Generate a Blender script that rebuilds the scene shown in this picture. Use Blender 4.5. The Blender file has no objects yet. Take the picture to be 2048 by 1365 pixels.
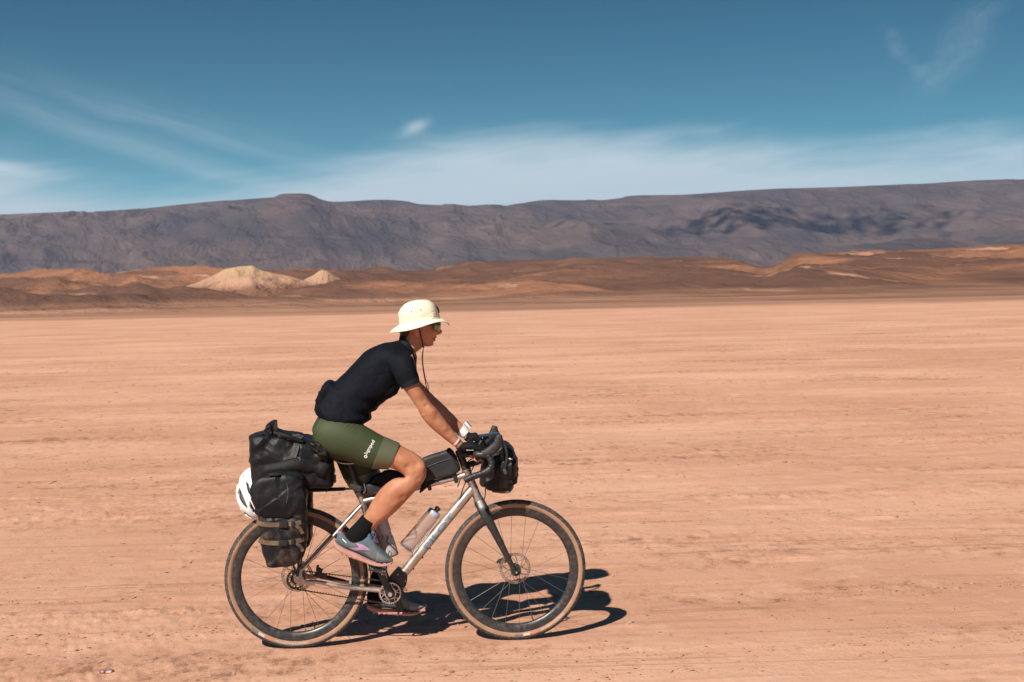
import bpy, bmesh, math, random
import numpy as np
from mathutils import Vector, Matrix, noise
from mathutils.bvhtree import BVHTree

random.seed(7)
SC = bpy.context.scene
COL = SC.collection
PI = math.pi

# ------------------------------------------------------------------ camera
FPX, CX, CY = 2600.0, 1024.0, 682.5          # focal length and centre, in photograph pixels
CAM_H, CAM_D = 1.75, 6.5                      # metres: eye height, distance to the ride line
PITCH = math.atan(97.5 / FPX)
ROLL = math.radians(1.2)
fwd = Vector((0, math.cos(PITCH), -math.sin(PITCH)))
_u0 = Vector((0, math.sin(PITCH), math.cos(PITCH)))
_r0 = Vector((1, 0, 0))
right = _r0 * math.cos(ROLL) - _u0 * math.sin(ROLL)
upv = _u0 * math.cos(ROLL) + _r0 * math.sin(ROLL)
CAM = Vector((0, -CAM_D, CAM_H))
cd = bpy.data.cameras.new('camera')
cd.sensor_fit = 'HORIZONTAL'; cd.sensor_width = 36; cd.lens = FPX / 2048 * 36
cd.clip_start = 0.1; cd.clip_end = 40000
cd.dof.use_dof = True; cd.dof.focus_distance = 6.45; cd.dof.aperture_fstop = 6.3
cam = bpy.data.objects.new('camera', cd); COL.objects.link(cam)
cam.matrix_world = Matrix(((right.x, upv.x, -fwd.x, CAM.x), (right.y, upv.y, -fwd.y, CAM.y),
                           (right.z, upv.z, -fwd.z, CAM.z), (0, 0, 0, 1)))
SC.camera = cam

# ------------------------------------------------------------------ light, world, exposure
SUN_EL = math.radians(42.4)
SUN_AZ = math.atan2(-0.55, -0.945)            # direction towards the sun, from +Y towards +X
to_sun = Vector((math.sin(SUN_AZ) * math.cos(SUN_EL), math.cos(SUN_AZ) * math.cos(SUN_EL), math.sin(SUN_EL)))
sd = bpy.data.lights.new('sun', 'SUN'); sd.energy = 5.0; sd.angle = math.radians(0.53); sd.color = (1.0, 0.93, 0.82)
sun = bpy.data.objects.new('sun', sd); COL.objects.link(sun)
sun.rotation_euler = (-to_sun).to_track_quat('-Z', 'Y').to_euler()
sun.location = (-20, -35, 40)
SC.view_settings.view_transform = 'Standard'; SC.view_settings.look = 'None'
SC.view_settings.exposure = 0.5; SC.view_settings.gamma = 1.0
SC.view_settings.use_curve_mapping = False


class Nx:
    """tiny expression helper for math nodes"""
    def __init__(s, nt, sock): s.nt, s.s = nt, sock
    def _op(s, op, *a):
        n = s.nt.nodes.new('ShaderNodeMath'); n.operation = op
        for i, v in enumerate((s,) + a):
            if isinstance(v, Nx): s.nt.links.new(v.s, n.inputs[i])
            else: n.inputs[i].default_value = v
        return Nx(s.nt, n.outputs[0])
    def __add__(s, o): return s._op('ADD', o)
    def __sub__(s, o): return s._op('SUBTRACT', o)
    def __mul__(s, o): return s._op('MULTIPLY', o)
    def __truediv__(s, o): return s._op('DIVIDE', o)
    __radd__ = __add__; __rmul__ = __mul__
    def neg(s): return s._op('MULTIPLY', -1.0)
    def pw(s, e): return s._op('POWER', e)
    def mx(s, o): return s._op('MAXIMUM', o)
    def mn(s, o): return s._op('MINIMUM', o)
    def exp(s): return s._op('EXPONENT')
    def step(s, a, b):
        n = s.nt.nodes.new('ShaderNodeMapRange'); n.interpolation_type = 'SMOOTHSTEP'
        s.nt.links.new(s.s, n.inputs['Value']); n.inputs['From Min'].default_value = a; n.inputs['From Max'].default_value = b
        return Nx(s.nt, n.outputs[0])


def comb(nt, x, y, z=0.0):
    n = nt.nodes.new('ShaderNodeCombineXYZ')
    for i, v in enumerate((x, y, z)):
        if isinstance(v, Nx): nt.links.new(v.s, n.inputs[i])
        else: n.inputs[i].default_value = v
    return n.outputs[0]


def noise_n(nt, vec, scale=1.0, detail=4, rough=0.55, dist=0.0):
    n = nt.nodes.new('ShaderNodeTexNoise')
    if vec is not None: nt.links.new(vec, n.inputs['Vector'])
    n.inputs['Scale'].default_value = scale; n.inputs['Detail'].default_value = detail
    n.inputs['Roughness'].default_value = rough; n.inputs['Distortion'].default_value = dist
    return Nx(nt, n.outputs['Fac'])


def mixc(nt, fac, a, b, mode='MIX'):
    n = nt.nodes.new('ShaderNodeMix'); n.data_type = 'RGBA'; n.blend_type = mode; n.clamp_factor = True
    if isinstance(fac, Nx): nt.links.new(fac.s, n.inputs[0])
    else: n.inputs[0].default_value = fac
    for i, v in ((6, a), (7, b)):
        if isinstance(v, (tuple, list)): n.inputs[i].default_value = (v[0], v[1], v[2], 1)
        else: nt.links.new(v, n.inputs[i])
    return n.outputs[2]


world = bpy.data.worlds.new('World'); SC.world = world; world.use_nodes = True
nt = world.node_tree
for n in list(nt.nodes): nt.nodes.remove(n)
out = nt.nodes.new('ShaderNodeOutputWorld'); bg = nt.nodes.new('ShaderNodeBackground')
sky = nt.nodes.new('ShaderNodeTexSky'); sky.sky_type = 'NISHITA'; sky.sun_disc = False
sky.sun_elevation = SUN_EL; sky.sun_rotation = SUN_AZ
sky.altitude = 900; sky.air_density = 1.0; sky.dust_density = 0.25; sky.ozone_density = 2.2
bg.inputs['Strength'].default_value = 0.05
tc = nt.nodes.new('ShaderNodeTexCoord'); sep = nt.nodes.new('ShaderNodeSeparateXYZ')
nt.links.new(tc.outputs['Generated'], sep.inputs[0])
dx, dy, dz = (Nx(nt, sep.outputs[i]) for i in range(3))
az = dx._op('ARCTAN2', dy) * FPX              # both angles in units of 1/2600 rad
el = dz._op('ARCSINE') * FPX
skycol = mixc(nt, 1.0, sky.outputs[0], (0.075, 0.36, 0.46), 'MULTIPLY')
air = (el.mx(0.0) * (-1.0 / 185.0)).exp()      # thickening air towards the horizon, the same all round
airc = nt.nodes.new('ShaderNodeVectorMath'); airc.operation = 'SCALE'; airc.inputs[0].default_value = (5.8, 13.0, 14.8)
nt.links.new(air.s, airc.inputs['Scale'])
skycol = mixc(nt, 1.0, skycol, airc.outputs[0], 'ADD')


def rotc(cx, cy, deg):
    c, s_ = math.cos(math.radians(deg)), math.sin(math.radians(deg))
    a, b = az - cx, el - cy
    return a * c + b * s_, b * c - a * s_


def gauss(s_, t_, ls, lt):
    q = (s_ / ls).pw(2.0) if False else (s_ * (1.0 / ls)) * (s_ * (1.0 / ls))
    r = (t_ * (1.0 / lt)) * (t_ * (1.0 / lt))
    return (q + r).neg().exp()


wob = (noise_n(nt, comb(nt, az * 0.004, el * 0.01, 3.0), 1.0, 3) - 0.5)
wob2 = (noise_n(nt, comb(nt, az * 0.0013, el * 0.003, 9.0), 1.0, 3) - 0.5)
# thin veil above the mountains
s1, t1 = rotc(0, 0, 6)
fib = noise_n(nt, comb(nt, (s1 + wob * 200) * 0.0016, (t1 + wob * 60) * 0.016, 1.7), 1.0, 6, 0.6)
s2, t2 = rotc(0, 0, -17)
fib2 = noise_n(nt, comb(nt, (s2 + wob * 160) * 0.0018, (t2 + wob * 50) * 0.026, 5.1), 1.0, 8, 0.66)
veil_top = gauss(az - 60, el * 0.0, 520, 1) * 120 + gauss(az - 1000, el * 0.0, 480, 1) * 74 + gauss(az + 990, el * 0.0, 190, 1) * 74 + 198 + wob2 * 110 + wob * 40
veil = (veil_top - el) * 0.0125 + (fib - 0.5) * 1.3
veil = veil.step(-0.45, 1.0) * (fib * 0.4 + 0.76)
# long streaks sweeping down from upper left
sL, tL = rotc(-660, 268, -17.0)
bend = (sL * sL) * 0.00022
streak = gauss(sL, tL - bend + wob * 30, 330, 21) * (fib2 * 1.6 - 0.1).mx(0.0)
sL2, tL2 = rotc(-640, 330, -14.0)
streak2 = gauss(sL2, tL2 + wob * 60, 330, 36) * (fib2 * 1.8 - 0.62).mx(0.0)
sL3, tL3 = rotc(-990, 255, -9.0)
streak3 = gauss(sL3, tL3 + wob * 20, 90, 12) * 0.35
# wisps upper right and one small puff
s4, t4 = rotc(862, 445, 55.0)
fl = noise_n(nt, comb(nt, (s4 + wob * 260) * 0.008, (t4 + wob * 180) * 0.034, 2.2), 1.0, 8, 0.68)
wisp = gauss(s4, t4 + wob * 90, 100, 34) * (fl * 2.2 - 0.7).mx(0.0)
s6, t6 = rotc(770, 430, -50.0)
wisp2 = gauss(s6, t6 + wob * 80, 70, 16) * (fl * 1.9 - 0.75).mx(0.0)
s5, t5 = rotc(-184, 330, 22.0)
puff = gauss(s5, t5 + wob * 12, 26, 11) * (fl * 0.8 + 0.45)
cover = (veil * 0.92 + streak * 0.26 + streak2 * 0.36 + streak3 + wisp * 0.26 + wisp2 * 0.24 + puff * 0.62).mn(0.93)
cloudcol = (9.6, 11.2, 12.1)
colr = mixc(nt, cover, skycol, cloudcol)
nt.links.new(colr, bg.inputs['Color']); nt.links.new(bg.outputs[0], out.inputs['Surface'])


# ------------------------------------------------------------------ pixel <-> place helpers
def ray(px, py): return fwd + right * ((px - CX) / FPX) - upv * ((py - CY) / FPX)


def at_depth(px, py, d):
    return CAM + ray(px, py) * d


def on_ground(px, py, z=0.0):
    r = ray(px, py); return CAM + r * ((z - CAM.z) / r.z)


REAR = on_ground(597, 1296.5); FRONT = on_ground(1034, 1279.5)
WB = (FRONT - REAR).length
YAW = math.atan2(FRONT.y - REAR.y, FRONT.x - REAR.x)
BT = Matrix.Translation(REAR) @ Matrix.Rotation(YAW, 4, 'Z')   # ride frame: x forward, y away from camera, z up
BTi = BT.inverted()
_cl = BTi @ CAM


def at(px, py, y=0.0):
    """photograph pixel -> point on the vertical plane y of the ride frame"""
    d = BTi.to_3x3() @ ray(px, py)
    return _cl + d * ((y - _cl.y) / d.y)


# ------------------------------------------------------------------ materials
def principled(name):
    m = bpy.data.materials.new(name); m.use_nodes = True
    t = m.node_tree; b = t.nodes['Principled BSDF']
    return m, t, b


SAND = (0.42, 0.235, 0.15)


def mat(name, col, rough=0.6, metal=0.0, col2=None, scale=12.0, lo=0.35, hi=0.7, bump=0.0, bscale=60.0, dust=0.0,
        dscale=9.0, spec=0.5, sheen=0.0, coat=0.0, stretch=None, rvar=0.0, dustcol=SAND):
    m, t, b = principled(name)
    b.inputs['Roughness'].default_value = rough; b.inputs['Metallic'].default_value = metal
    b.inputs['Specular IOR Level'].default_value = spec
    if sheen: b.inputs['Sheen Weight'].default_value = sheen
    if coat: b.inputs['Coat Weight'].default_value = coat; b.inputs['Coat Roughness'].default_value = 0.2
    c = t.nodes.new('ShaderNodeTexCoord'); vec = c.outputs['Object']
    if stretch:
        mp = t.nodes.new('ShaderNodeMapping'); mp.inputs['Scale'].default_value = stretch
        t.links.new(vec, mp.inputs[0]); vec = mp.outputs[0]
    col_s = None
    b.inputs['Base Color'].default_value = (*col, 1)
    if col2:
        f = noise_n(t, vec, scale, 5, 0.6).step(lo, hi)
        col_s = mixc(t, f, col, col2)
    if dust:
        f2 = noise_n(t, vec, dscale, 7, 0.68).step(0.42, 0.72) * dust
        col_s = mixc(t, f2, col_s if col_s else col, dustcol)
        rr = f2 * (0.9 - rough) + rough
        t.links.new(rr.s, b.inputs['Roughness'])
        if metal:
            t.links.new((f2 * (-metal) + metal).s, b.inputs['Metallic'])
    elif rvar:
        t.links.new((noise_n(t, vec, scale * 2, 4) * rvar + (rough - rvar / 2)).s, b.inputs['Roughness'])
    if col_s: t.links.new(col_s, b.inputs['Base Color'])
    if bump:
        bn = t.nodes.new('ShaderNodeBump'); bn.inputs['Strength'].default_value = 1.0
        bn.inputs['Distance'].default_value = bump
        t.links.new(noise_n(t, vec, bscale, 4, 0.6).s, bn.inputs['Height']); t.links.new(bn.outputs[0], b.inputs['Normal'])
    return m


# ------------------------------------------------------------------ mesh helpers: a shape is (verts, faces)
def V(*a): return Vector(a)


def join(*shapes):
    vs, fs = [], []
    for v, f in shapes:
        o = len(vs); vs += list(v); fs += [tuple(i + o for i in q) for q in f]
    return vs, fs


def catmull(p, k):
    """dense Catmull-Rom through a list of tuples/Vectors (flat number lists)"""
    p = [np.array(x, dtype=float) for x in p]; outp = []
    for i in range(len(p) - 1):
        a = p[i - 1] if i else 2 * p[0] - p[1]; b, c = p[i], p[i + 1]
        d = p[i + 2] if i + 2 < len(p) else 2 * p[-1] - p[-2]
        for j in range(k):
            t = j / k
            outp.append(0.5 * (2 * b + (c - a) * t + (2 * a - 5 * b + 4 * c - d) * t * t + (3 * b - a - 3 * c + d) * t ** 3))
    outp.append(p[-1]); return outp


def tube(pts, rad, n=12, smooth_k=0, flat=None, cap=True):
    """swept tube; rad number or list; flat=(ax, s) squeezes the section"""
    pts = [Vector(p) for p in pts]
    if not isinstance(rad, (list, tuple)): rad = [rad] * len(pts)
    if smooth_k:
        q = catmull([(*p, r) for p, r in zip(pts, rad)], smooth_k)
        pts = [Vector(x[:3]) for x in q]; rad = [max(1e-4, float(x[3])) for x in q]
    vs, fs = [], []; nrm = None
    for i, p in enumerate(pts):
        t = (pts[min(i + 1, len(pts) - 1)] - pts[max(i - 1, 0)]).normalized()
        if nrm is None:
            nrm = t.cross(V(0, 1, 0)); nrm = nrm if nrm.length > 0.05 else t.cross(V(0, 0, 1))
        nrm = (nrm - t * nrm.dot(t)).normalized(); bi = t.cross(nrm)
        for k in range(n):
            a = 2 * PI * k / n
            vs.append(p + nrm * math.cos(a) * rad[i] + bi * math.sin(a) * rad[i] * (flat or 1.0))
    for i in range(len(pts) - 1):
        for k in range(n):
            a, b = i * n + k, i * n + (k + 1) % n
            fs.append((a, b, b + n, a + n))
    if cap:
        fs.append(tuple(range(n - 1, -1, -1))); fs.append(tuple((len(pts) - 1) * n + k for k in range(n)))
    return vs, fs


def loft(secs, n=24, k=4):
    """secs: (centre, u, v, exponent) -> closed tube of superellipse rings with fan caps"""
    flat = [(*s[0], *s[1], *s[2], s[3] if len(s) > 3 else 2.0) for s in secs]
    if k > 1: flat = catmull(flat, k)
    vs, fs = [], []
    for q in flat:
        c, u, v, e = Vector(q[0:3]), Vector(q[3:6]), Vector(q[6:9]), 2.0 / q[9]
        for j in range(n):
            a = 2 * PI * j / n; ca, sa = math.cos(a), math.sin(a)
            vs.append(c + u * math.copysign(abs(ca) ** e, ca) + v * math.copysign(abs(sa) ** e, sa))
    m = len(flat)
    for i in range(m - 1):
        for j in range(n):
            a, b = i * n + j, i * n + (j + 1) % n
            fs.append((a, b, b + n, a + n))
    vs.append(sum(vs[:n], Vector()) / n); fs += [((j + 1) % n, j, len(vs) - 1) for j in range(n)]
    o = (m - 1) * n; vs.append(sum(vs[o:o + n], Vector()) / n)
    fs += [(o + j, o + (j + 1) % n, len(vs) - 1) for j in range(n)]
    return vs, fs


def pl(pairs, n=24, k=4, grow=0.0):
    """pair loft: (A, B, y, half_y[, exponent]) with A, B outline pixels of one section in the plane y"""
    secs = []
    for p in pairs:
        A, B = at(*p[0], p[2]), at(*p[1], p[2]); c = (A + B) / 2; u = (A - B) / 2
        if grow: u = u * (1 + grow / max(u.length, 1e-4))
        secs.append((c, u, V(0, p[3] + grow, 0), p[4] if len(p) > 4 else 2.0))
    return loft(secs, n, k)


def lathe_y(profile, n=96, centre=(0, 0, 0), closed=True):
    """profile (r, y) points revolved about the axle (y) through centre"""
    c = Vector(centre); vs, fs = [], []; m = len(profile)
    for i in range(n):
        a = 2 * PI * i / n
        for r, y in profile: vs.append(c + V(r * math.cos(a), y, r * math.sin(a)))
    for i in range(n):
        for j in range(m if closed else m - 1):
            a, b = i * m + j, i * m + (j + 1) % m; a2, b2 = ((i + 1) % n) * m + j, ((i + 1) % n) * m + (j + 1) % m
            fs.append((a, a2, b2, b))
    return vs, fs


def box(c, s, bev=0.0, rot=None):
    bm = bmesh.new(); bmesh.ops.create_cube(bm, size=1.0)
    for v in bm.verts: v.co = V(v.co.x * s[0], v.co.y * s[1], v.co.z * s[2])
    if bev: bmesh.ops.bevel(bm, geom=list(bm.edges), offset=bev, segments=2, affect='EDGES', profile=0.6)
    M = Matrix.Translation(Vector(c)) @ (rot.to_4x4() if rot else Matrix())
    vs = [M @ v.co for v in bm.verts]; bm.verts.index_update()
    fs = [tuple(v.index for v in f.verts) for f in bm.faces]; bm.free()
    return vs, fs


def prism(poly, y0, y1, bev=0.0, seg=2):
    """polygon of (x, z) in the ride frame, extruded from y0 to y1"""
    bm = bmesh.new(); a = [bm.verts.new((p[0], y0, p[1])) for p in poly]
    f = bm.faces.new(a); r = bmesh.ops.extrude_face_region(bm, geom=[f])
    for v in r['geom']:
        if isinstance(v, bmesh.types.BMVert): v.co.y = y1
    bmesh.ops.recalc_face_normals(bm, faces=list(bm.faces))
    if bev: bmesh.ops.bevel(bm, geom=list(bm.edges), offset=bev, segments=seg, affect='EDGES', profile=0.6)
    bm.verts.index_update(); vs = [v.co.copy() for v in bm.verts]; fs = [tuple(v.index for v in q.verts) for q in bm.faces]
    bm.free(); return vs, fs


def pprism(pix, y, y0, y1, bev=0.0, seg=2):
    return prism([(lambda p: (p.x, p.z))(at(a, b, y)) for a, b in pix], y0, y1, bev, seg)


def new_mesh(name, shape, mats, smooth=True, mi=None, off=None, recalc=True):
    vs, fs = shape; me = bpy.data.meshes.new(name)
    if off is not None: vs = [v - off for v in vs]
    me.from_pydata([tuple(v) for v in vs], [], fs)
    if recalc:
        bm = bmesh.new(); bm.from_mesh(me); bmesh.ops.recalc_face_normals(bm, faces=list(bm.faces)); bm.to_mesh(me); bm.free()
    for m in (mats if isinstance(mats, (list, tuple)) else [mats]): me.materials.append(m)
    if mi is not None: me.polygons.foreach_set('material_index', mi)
    if smooth is True: me.polygons.foreach_set('use_smooth', [True] * len(me.polygons))
    elif smooth:                                  # angle in degrees: keep harder edges crisp
        me.polygons.foreach_set('use_smooth', [True] * len(me.polygons))
        me.set_sharp_from_angle(angle=math.radians(smooth))
    me.update(); return me


def tag(o, label=None, cat=None, group=None, kind=None):
    for k, v in (('label', label), ('category', cat), ('group', group), ('kind', kind)):
        if v: o[k] = v
    return o


class Thing:
    """an Empty at the thing's base that parents its parts; shapes are given in the ride frame"""
    def __init__(s, name, label, cat, base, T=None, group=None):
        s.base = Vector(base); s.o = bpy.data.objects.new(name, None); COL.objects.link(s.o)
        s.o.empty_display_size = 0.1; s.T = BT if T is None else T
        s.o.matrix_world = s.T @ Matrix.Translation(s.base); tag(s.o, label, cat, group)

    def part(s, name, shape, m, parent=None, smooth=40, label=None, mi=None):
        o = bpy.data.objects.new(name, new_mesh(name, shape, m, smooth, mi, s.base)); COL.objects.link(o)
        o.parent = parent or s.o
        if label: o['label'] = label
        return o

    def copy_part(s, name, me, mtx, parent=None):
        o = bpy.data.objects.new(name, me); COL.objects.link(o); o.parent = parent or s.o
        o.matrix_local = Matrix.Translation(-s.base) @ mtx; return o


def remesh(shape, voxel, smooth_it=4, disp=None):
    """fuse overlapping closed shapes into one continuous surface"""
    me = new_mesh('tmp', shape, [], False); o = bpy.data.objects.new('tmp', me); COL.objects.link(o)
    r = o.modifiers.new('r', 'REMESH'); r.mode = 'VOXEL'; r.voxel_size = voxel; r.adaptivity = 0
    if smooth_it:
        sm = o.modifiers.new('s', 'SMOOTH'); sm.factor = 0.5; sm.iterations = smooth_it
    dg = bpy.context.evaluated_depsgraph_get(); ev = o.evaluated_get(dg); m2 = ev.to_mesh()
    n = len(m2.vertices); co = np.empty(n * 3); m2.vertices.foreach_get('co', co)
    nr = np.empty(n * 3); m2.vertices.foreach_get('normal', nr)
    vs = [Vector(c) for c in co.reshape(-1, 3)]
    if disp:
        nr = nr.reshape(-1, 3)
        vs = [v + Vector(nr[i]) * disp(v) for i, v in enumerate(vs)]
    fs = [tuple(p.vertices) for p in m2.polygons]
    ev.to_mesh_clear(); bpy.data.objects.remove(o); bpy.data.meshes.remove(me)
    return vs, fs


def bvh_of(shape): return BVHTree.FromPolygons([tuple(v) for v in shape[0]], shape[1])


def text_shape(s, size, cut=0.0):
    c = bpy.data.curves.new('t', 'FONT'); c.body = s; c.size = size; c.resolution_u = 3
    c.space_character = 1.04; c.offset = size * (0.03 if s.isupper() and len(s) < 8 else 0.008)
    o = bpy.data.objects.new('t', c); COL.objects.link(o)
    dg = bpy.context.evaluated_depsgraph_get(); dg.update(); me = o.evaluated_get(dg).to_mesh()
    bm = bmesh.new(); bm.from_mesh(me)
    if cut:
        xs = [v.co.x for v in bm.verts]; ys = [v.co.y for v in bm.verts]
        for lo_, hi_, ax in ((min(ys), max(ys), (0, 1, 0)), (min(xs), max(xs), (1, 0, 0))):
            q = lo_ + cut
            while q < hi_:
                bmesh.ops.bisect_plane(bm, geom=list(bm.verts) + list(bm.edges) + list(bm.faces),
                                       plane_co=Vector(ax) * q, plane_no=ax); q += cut
    bm.verts.index_update(); vs = [v.co.copy() for v in bm.verts]; fs = [tuple(v.index for v in f.verts) for f in bm.faces]
    bm.free(); o.evaluated_get(dg).to_mesh_clear(); bpy.data.objects.remove(o); bpy.data.curves.remove(c)
    return vs, fs


def lay(shape2d, org, dirx, tree, lift=0.0008, y_far=False):
    """lay a flat (x, y) shape on a surface: org and dirx in the ride frame's x-z plane, dropped along y"""
    dirx = Vector((dirx[0], 0, dirx[1])).normalized(); diry = V(-dirx.z, 0, dirx.x); vs = []
    last = None
    for v in shape2d[0]:
        p = Vector((org[0], 0, org[1])) + dirx * v.x + diry * v.y
        h = tree.ray_cast(V(p.x, -1.5, p.z), V(0, 1, 0))
        if h[0] is not None: last = h[0].y
        vs.append(V(p.x, (last if last is not None else -0.1) - lift, p.z))
    return vs, shape2d[1]
# ================================================================== the land
_rp = np.random.RandomState(3)
PERM = _rp.permutation(1024); _ga = _rp.rand(1024) * 2 * np.pi
GRX, GRY = np.cos(_ga), np.sin(_ga)


def perlin(x, y, seed=0):
    x0, y0 = np.floor(x), np.floor(y); fx, fy = x - x0, y - y0
    ix0, iy0 = x0.astype(np.int64) + seed * 57, y0.astype(np.int64) + seed * 131
    def g(ax, ay, dx_, dy_):
        k = PERM[(PERM[(ix0 + ax) & 1023] + iy0 + ay) & 1023]
        return GRX[k] * dx_ + GRY[k] * dy_
    u, v = fx * fx * fx * (fx * (fx * 6 - 15) + 10), fy * fy * fy * (fy * (fy * 6 - 15) + 10)
    a = g(0, 0, fx, fy); b = g(1, 0, fx - 1, fy); c = g(0, 1, fx, fy - 1); d = g(1, 1, fx - 1, fy - 1)
    return ((a + (b - a) * u) * (1 - v) + (c + (d - c) * u) * v) * 1.5


def fbm(x, y, o=4, seed=0, gain=0.5):
    r, a = 0, 1.0
    for i in range(o):
        r = r + a * perlin(x * 2 ** i, y * 2 ** i, seed + i * 17); a *= gain
    return r


def ridged(x, y, o=5, seed=0, gain=0.5):
    r, a, w = 0, 1.0, 1.0
    for i in range(o):
        n = 1 - np.abs(perlin(x * 2 ** i, y * 2 ** i, seed + i * 31)); n = n * n * w
        w = np.clip(n * 1.6, 0, 1); r = r + a * n; a *= gain
    return r


def sstep(x, a, b):
    t = np.clip((x - a) / (b - a), 0, 1); return t * t * (3 - 2 * t)


def grid_obj(name, X, Y, Z, material, attrs=None, kind='structure'):
    nr, nc = X.shape; me = bpy.data.meshes.new(name)
    co = np.stack([X, Y, Z], -1).reshape(-1, 3).astype(np.float32)
    idx = np.arange(nr * nc).reshape(nr, nc)
    q = np.stack([idx[:-1, :-1], idx[:-1, 1:], idx[1:, 1:], idx[1:, :-1]], -1).reshape(-1, 4).astype(np.int32)
    me.vertices.add(len(co)); me.vertices.foreach_set('co', co.ravel())
    me.loops.add(q.size); me.loops.foreach_set('vertex_index', q.ravel())
    me.polygons.add(len(q)); me.polygons.foreach_set('loop_start', np.arange(0, q.size, 4, dtype=np.int32))
    me.polygons.foreach_set('use_smooth', np.ones(len(q), dtype=bool))
    me.update(calc_edges=True)
    for k, a in (attrs or {}).items():
        at_ = me.attributes.new(k, 'FLOAT', 'POINT'); at_.data.foreach_set('value', a.reshape(-1).astype(np.float32))
    me.materials.append(material)
    o = bpy.data.objects.new(name, me); COL.objects.link(o); o['kind'] = kind
    return o


# ---- the playa: one sheet from behind the camera to the horizon, finer where the camera stands
def playa_height(x, y):
    d = np.maximum(y + CAM_D, 3.0)
    ang = 0.05
    xr, yr = x + y * ang, y - x * ang               # old wheel ruts run almost with the ride line
    fade = np.clip(14.0 / d, 0.0, 1.0)
    h = 0.010 * fbm(xr * 0.30, yr * 0.5, 6, 3, 0.55)
    h += 0.010 * (sstep(fbm(xr * 0.28, yr * 1.2, 5, 11, 0.6), 0.05, 0.33)) * (0.55 + 0.45 * fbm(xr * 5, yr * 8, 3, 5))
    crust = sstep(fbm(xr * 0.13, yr * 0.8, 4, 21), 0.06, 0.34)
    h += crust * 0.006 * (ridged(xr * 6, yr * 7, 4, 8) - 0.6) * fade
    h += crust * 0.004 * fbm(xr * 24, yr * 24, 2, 77) * np.clip(9.0 / d, 0, 1)
    h += 0.0012 * fbm(xr * 14, yr * 20, 3, 40) * np.clip(10.0 / d, 0, 1)
    lip = sstep(fbm(xr * 0.33, yr * 2.2, 4, 61), 0.30, 0.335) * sstep(fbm(xr * 0.5, yr * 0.7, 3, 91), 0.0, 0.3)
    h += 0.012 * lip
    for c0, w_, a_ in ((1.15, 0.05, 0.010), (1.62, 0.06, 0.008), (2.35, 0.05, 0.012), (4.1, 0.09, 0.014), (5.2, 0.09, 0.012),
                       (-0.55, 0.05, 0.006), (8.2, .14, .02), (9.6, .14, .02), (13., .2, .03), (14.8, .2, .025)):
        m_ = c0 + 0.10 * fbm(xr * 0.12, yr * 0 + c0, 3, 51)
        q = (yr - m_) / w_
        h += 0.6 * a_ * (0.6 + 0.8 * fbm(xr * 1.3, yr * 3, 4, 53)) * (np.exp(-(q - 1.3) ** 2) * 0.8 - np.exp(-q * q)) * sstep(fbm(xr * 0.4, yr * 0 + c0 * 3, 3, 52), -0.35, 0.3)
    h *= np.clip(30.0 / d, 0, 1) ** 0.6
    # the ride line itself is smooth and level
    lx, ly = x - REAR.x, y - REAR.y
    across = -lx * math.sin(YAW) + ly * math.cos(YAW)
    h *= 1 - 0.85 * np.exp(-(across / 0.14) ** 2)
    return h


dn = np.concatenate([[-400, -60, -8, 1.0, 3.0], np.exp(np.arange(math.log(4.6), math.log(40), 0.0045)),
                     np.exp(np.arange(math.log(40.2), math.log(14000), 0.03))])
uu = np.linspace(-0.55, 0.55, 780)
sk = np.array([0.6, 0.7, 0.85, 1.1, 1.5, 2.2, 3.5, 6, 12, 30])
uu = np.concatenate([-sk[::-1], uu, sk])
DD, UU = np.meshgrid(dn, uu, indexing='ij')
GX = UU * np.maximum(DD, 5.0); GY = DD - CAM_D
GZ = playa_height(GX, GY)

gm, t, b = principled('cracked clay of the playa')
gc = t.nodes.new('ShaderNodeNewGeometry'); sp = t.nodes.new('ShaderNodeSeparateXYZ'); t.links.new(gc.outputs['Position'], sp.inputs[0])
px_, py_ = Nx(t, sp.outputs[0]), Nx(t, sp.outputs[1])
xr_, yr_ = px_ + py_ * 0.05, py_ - px_ * 0.05
broad = noise_n(t, comb(t, xr_ * 0.13, yr_ * 0.30, 0.0), 1.0, 6, 0.62)
streaks = noise_n(t, comb(t, xr_ * 0.6, yr_ * 2.6, 4.0), 1.0, 9, 0.72)
fine = noise_n(t, comb(t, xr_ * 30, yr_ * 38, 7.0), 1.0, 5, 0.7)
grit = noise_n(t, comb(t, xr_ * 120, yr_ * 150, 2.0), 1.0, 3, 0.6)
c1 = mixc(t, broad.step(0.33, 0.68), (0.505, 0.264, 0.174), (0.635, 0.366, 0.258))
c2 = mixc(t, streaks.step(0.46, 0.78) * 0.32, c1, (0.40, 0.19, 0.108))
rowm = noise_n(t, comb(t, xr_ * 0.22, yr_ * 0.85, 8.0), 1.0, 6, 0.66)
crumb = noise_n(t, comb(t, xr_ * 7.0, yr_ * 5.0, 3.0), 1.0, 8, 0.82)
spk = (crumb + (rowm - 0.5) * 0.75).step(0.525, 0.60)
c2 = mixc(t, spk * 0.38, c2, (0.335, 0.155, 0.086))
hole_shade = (crumb + (rowm - 0.5) * 0.9).step(0.635, 0.665)
c2 = mixc(t, hole_shade * 0.6, c2, (0.18, 0.08, 0.048))  # shade of small pits put into the clay colour
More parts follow.
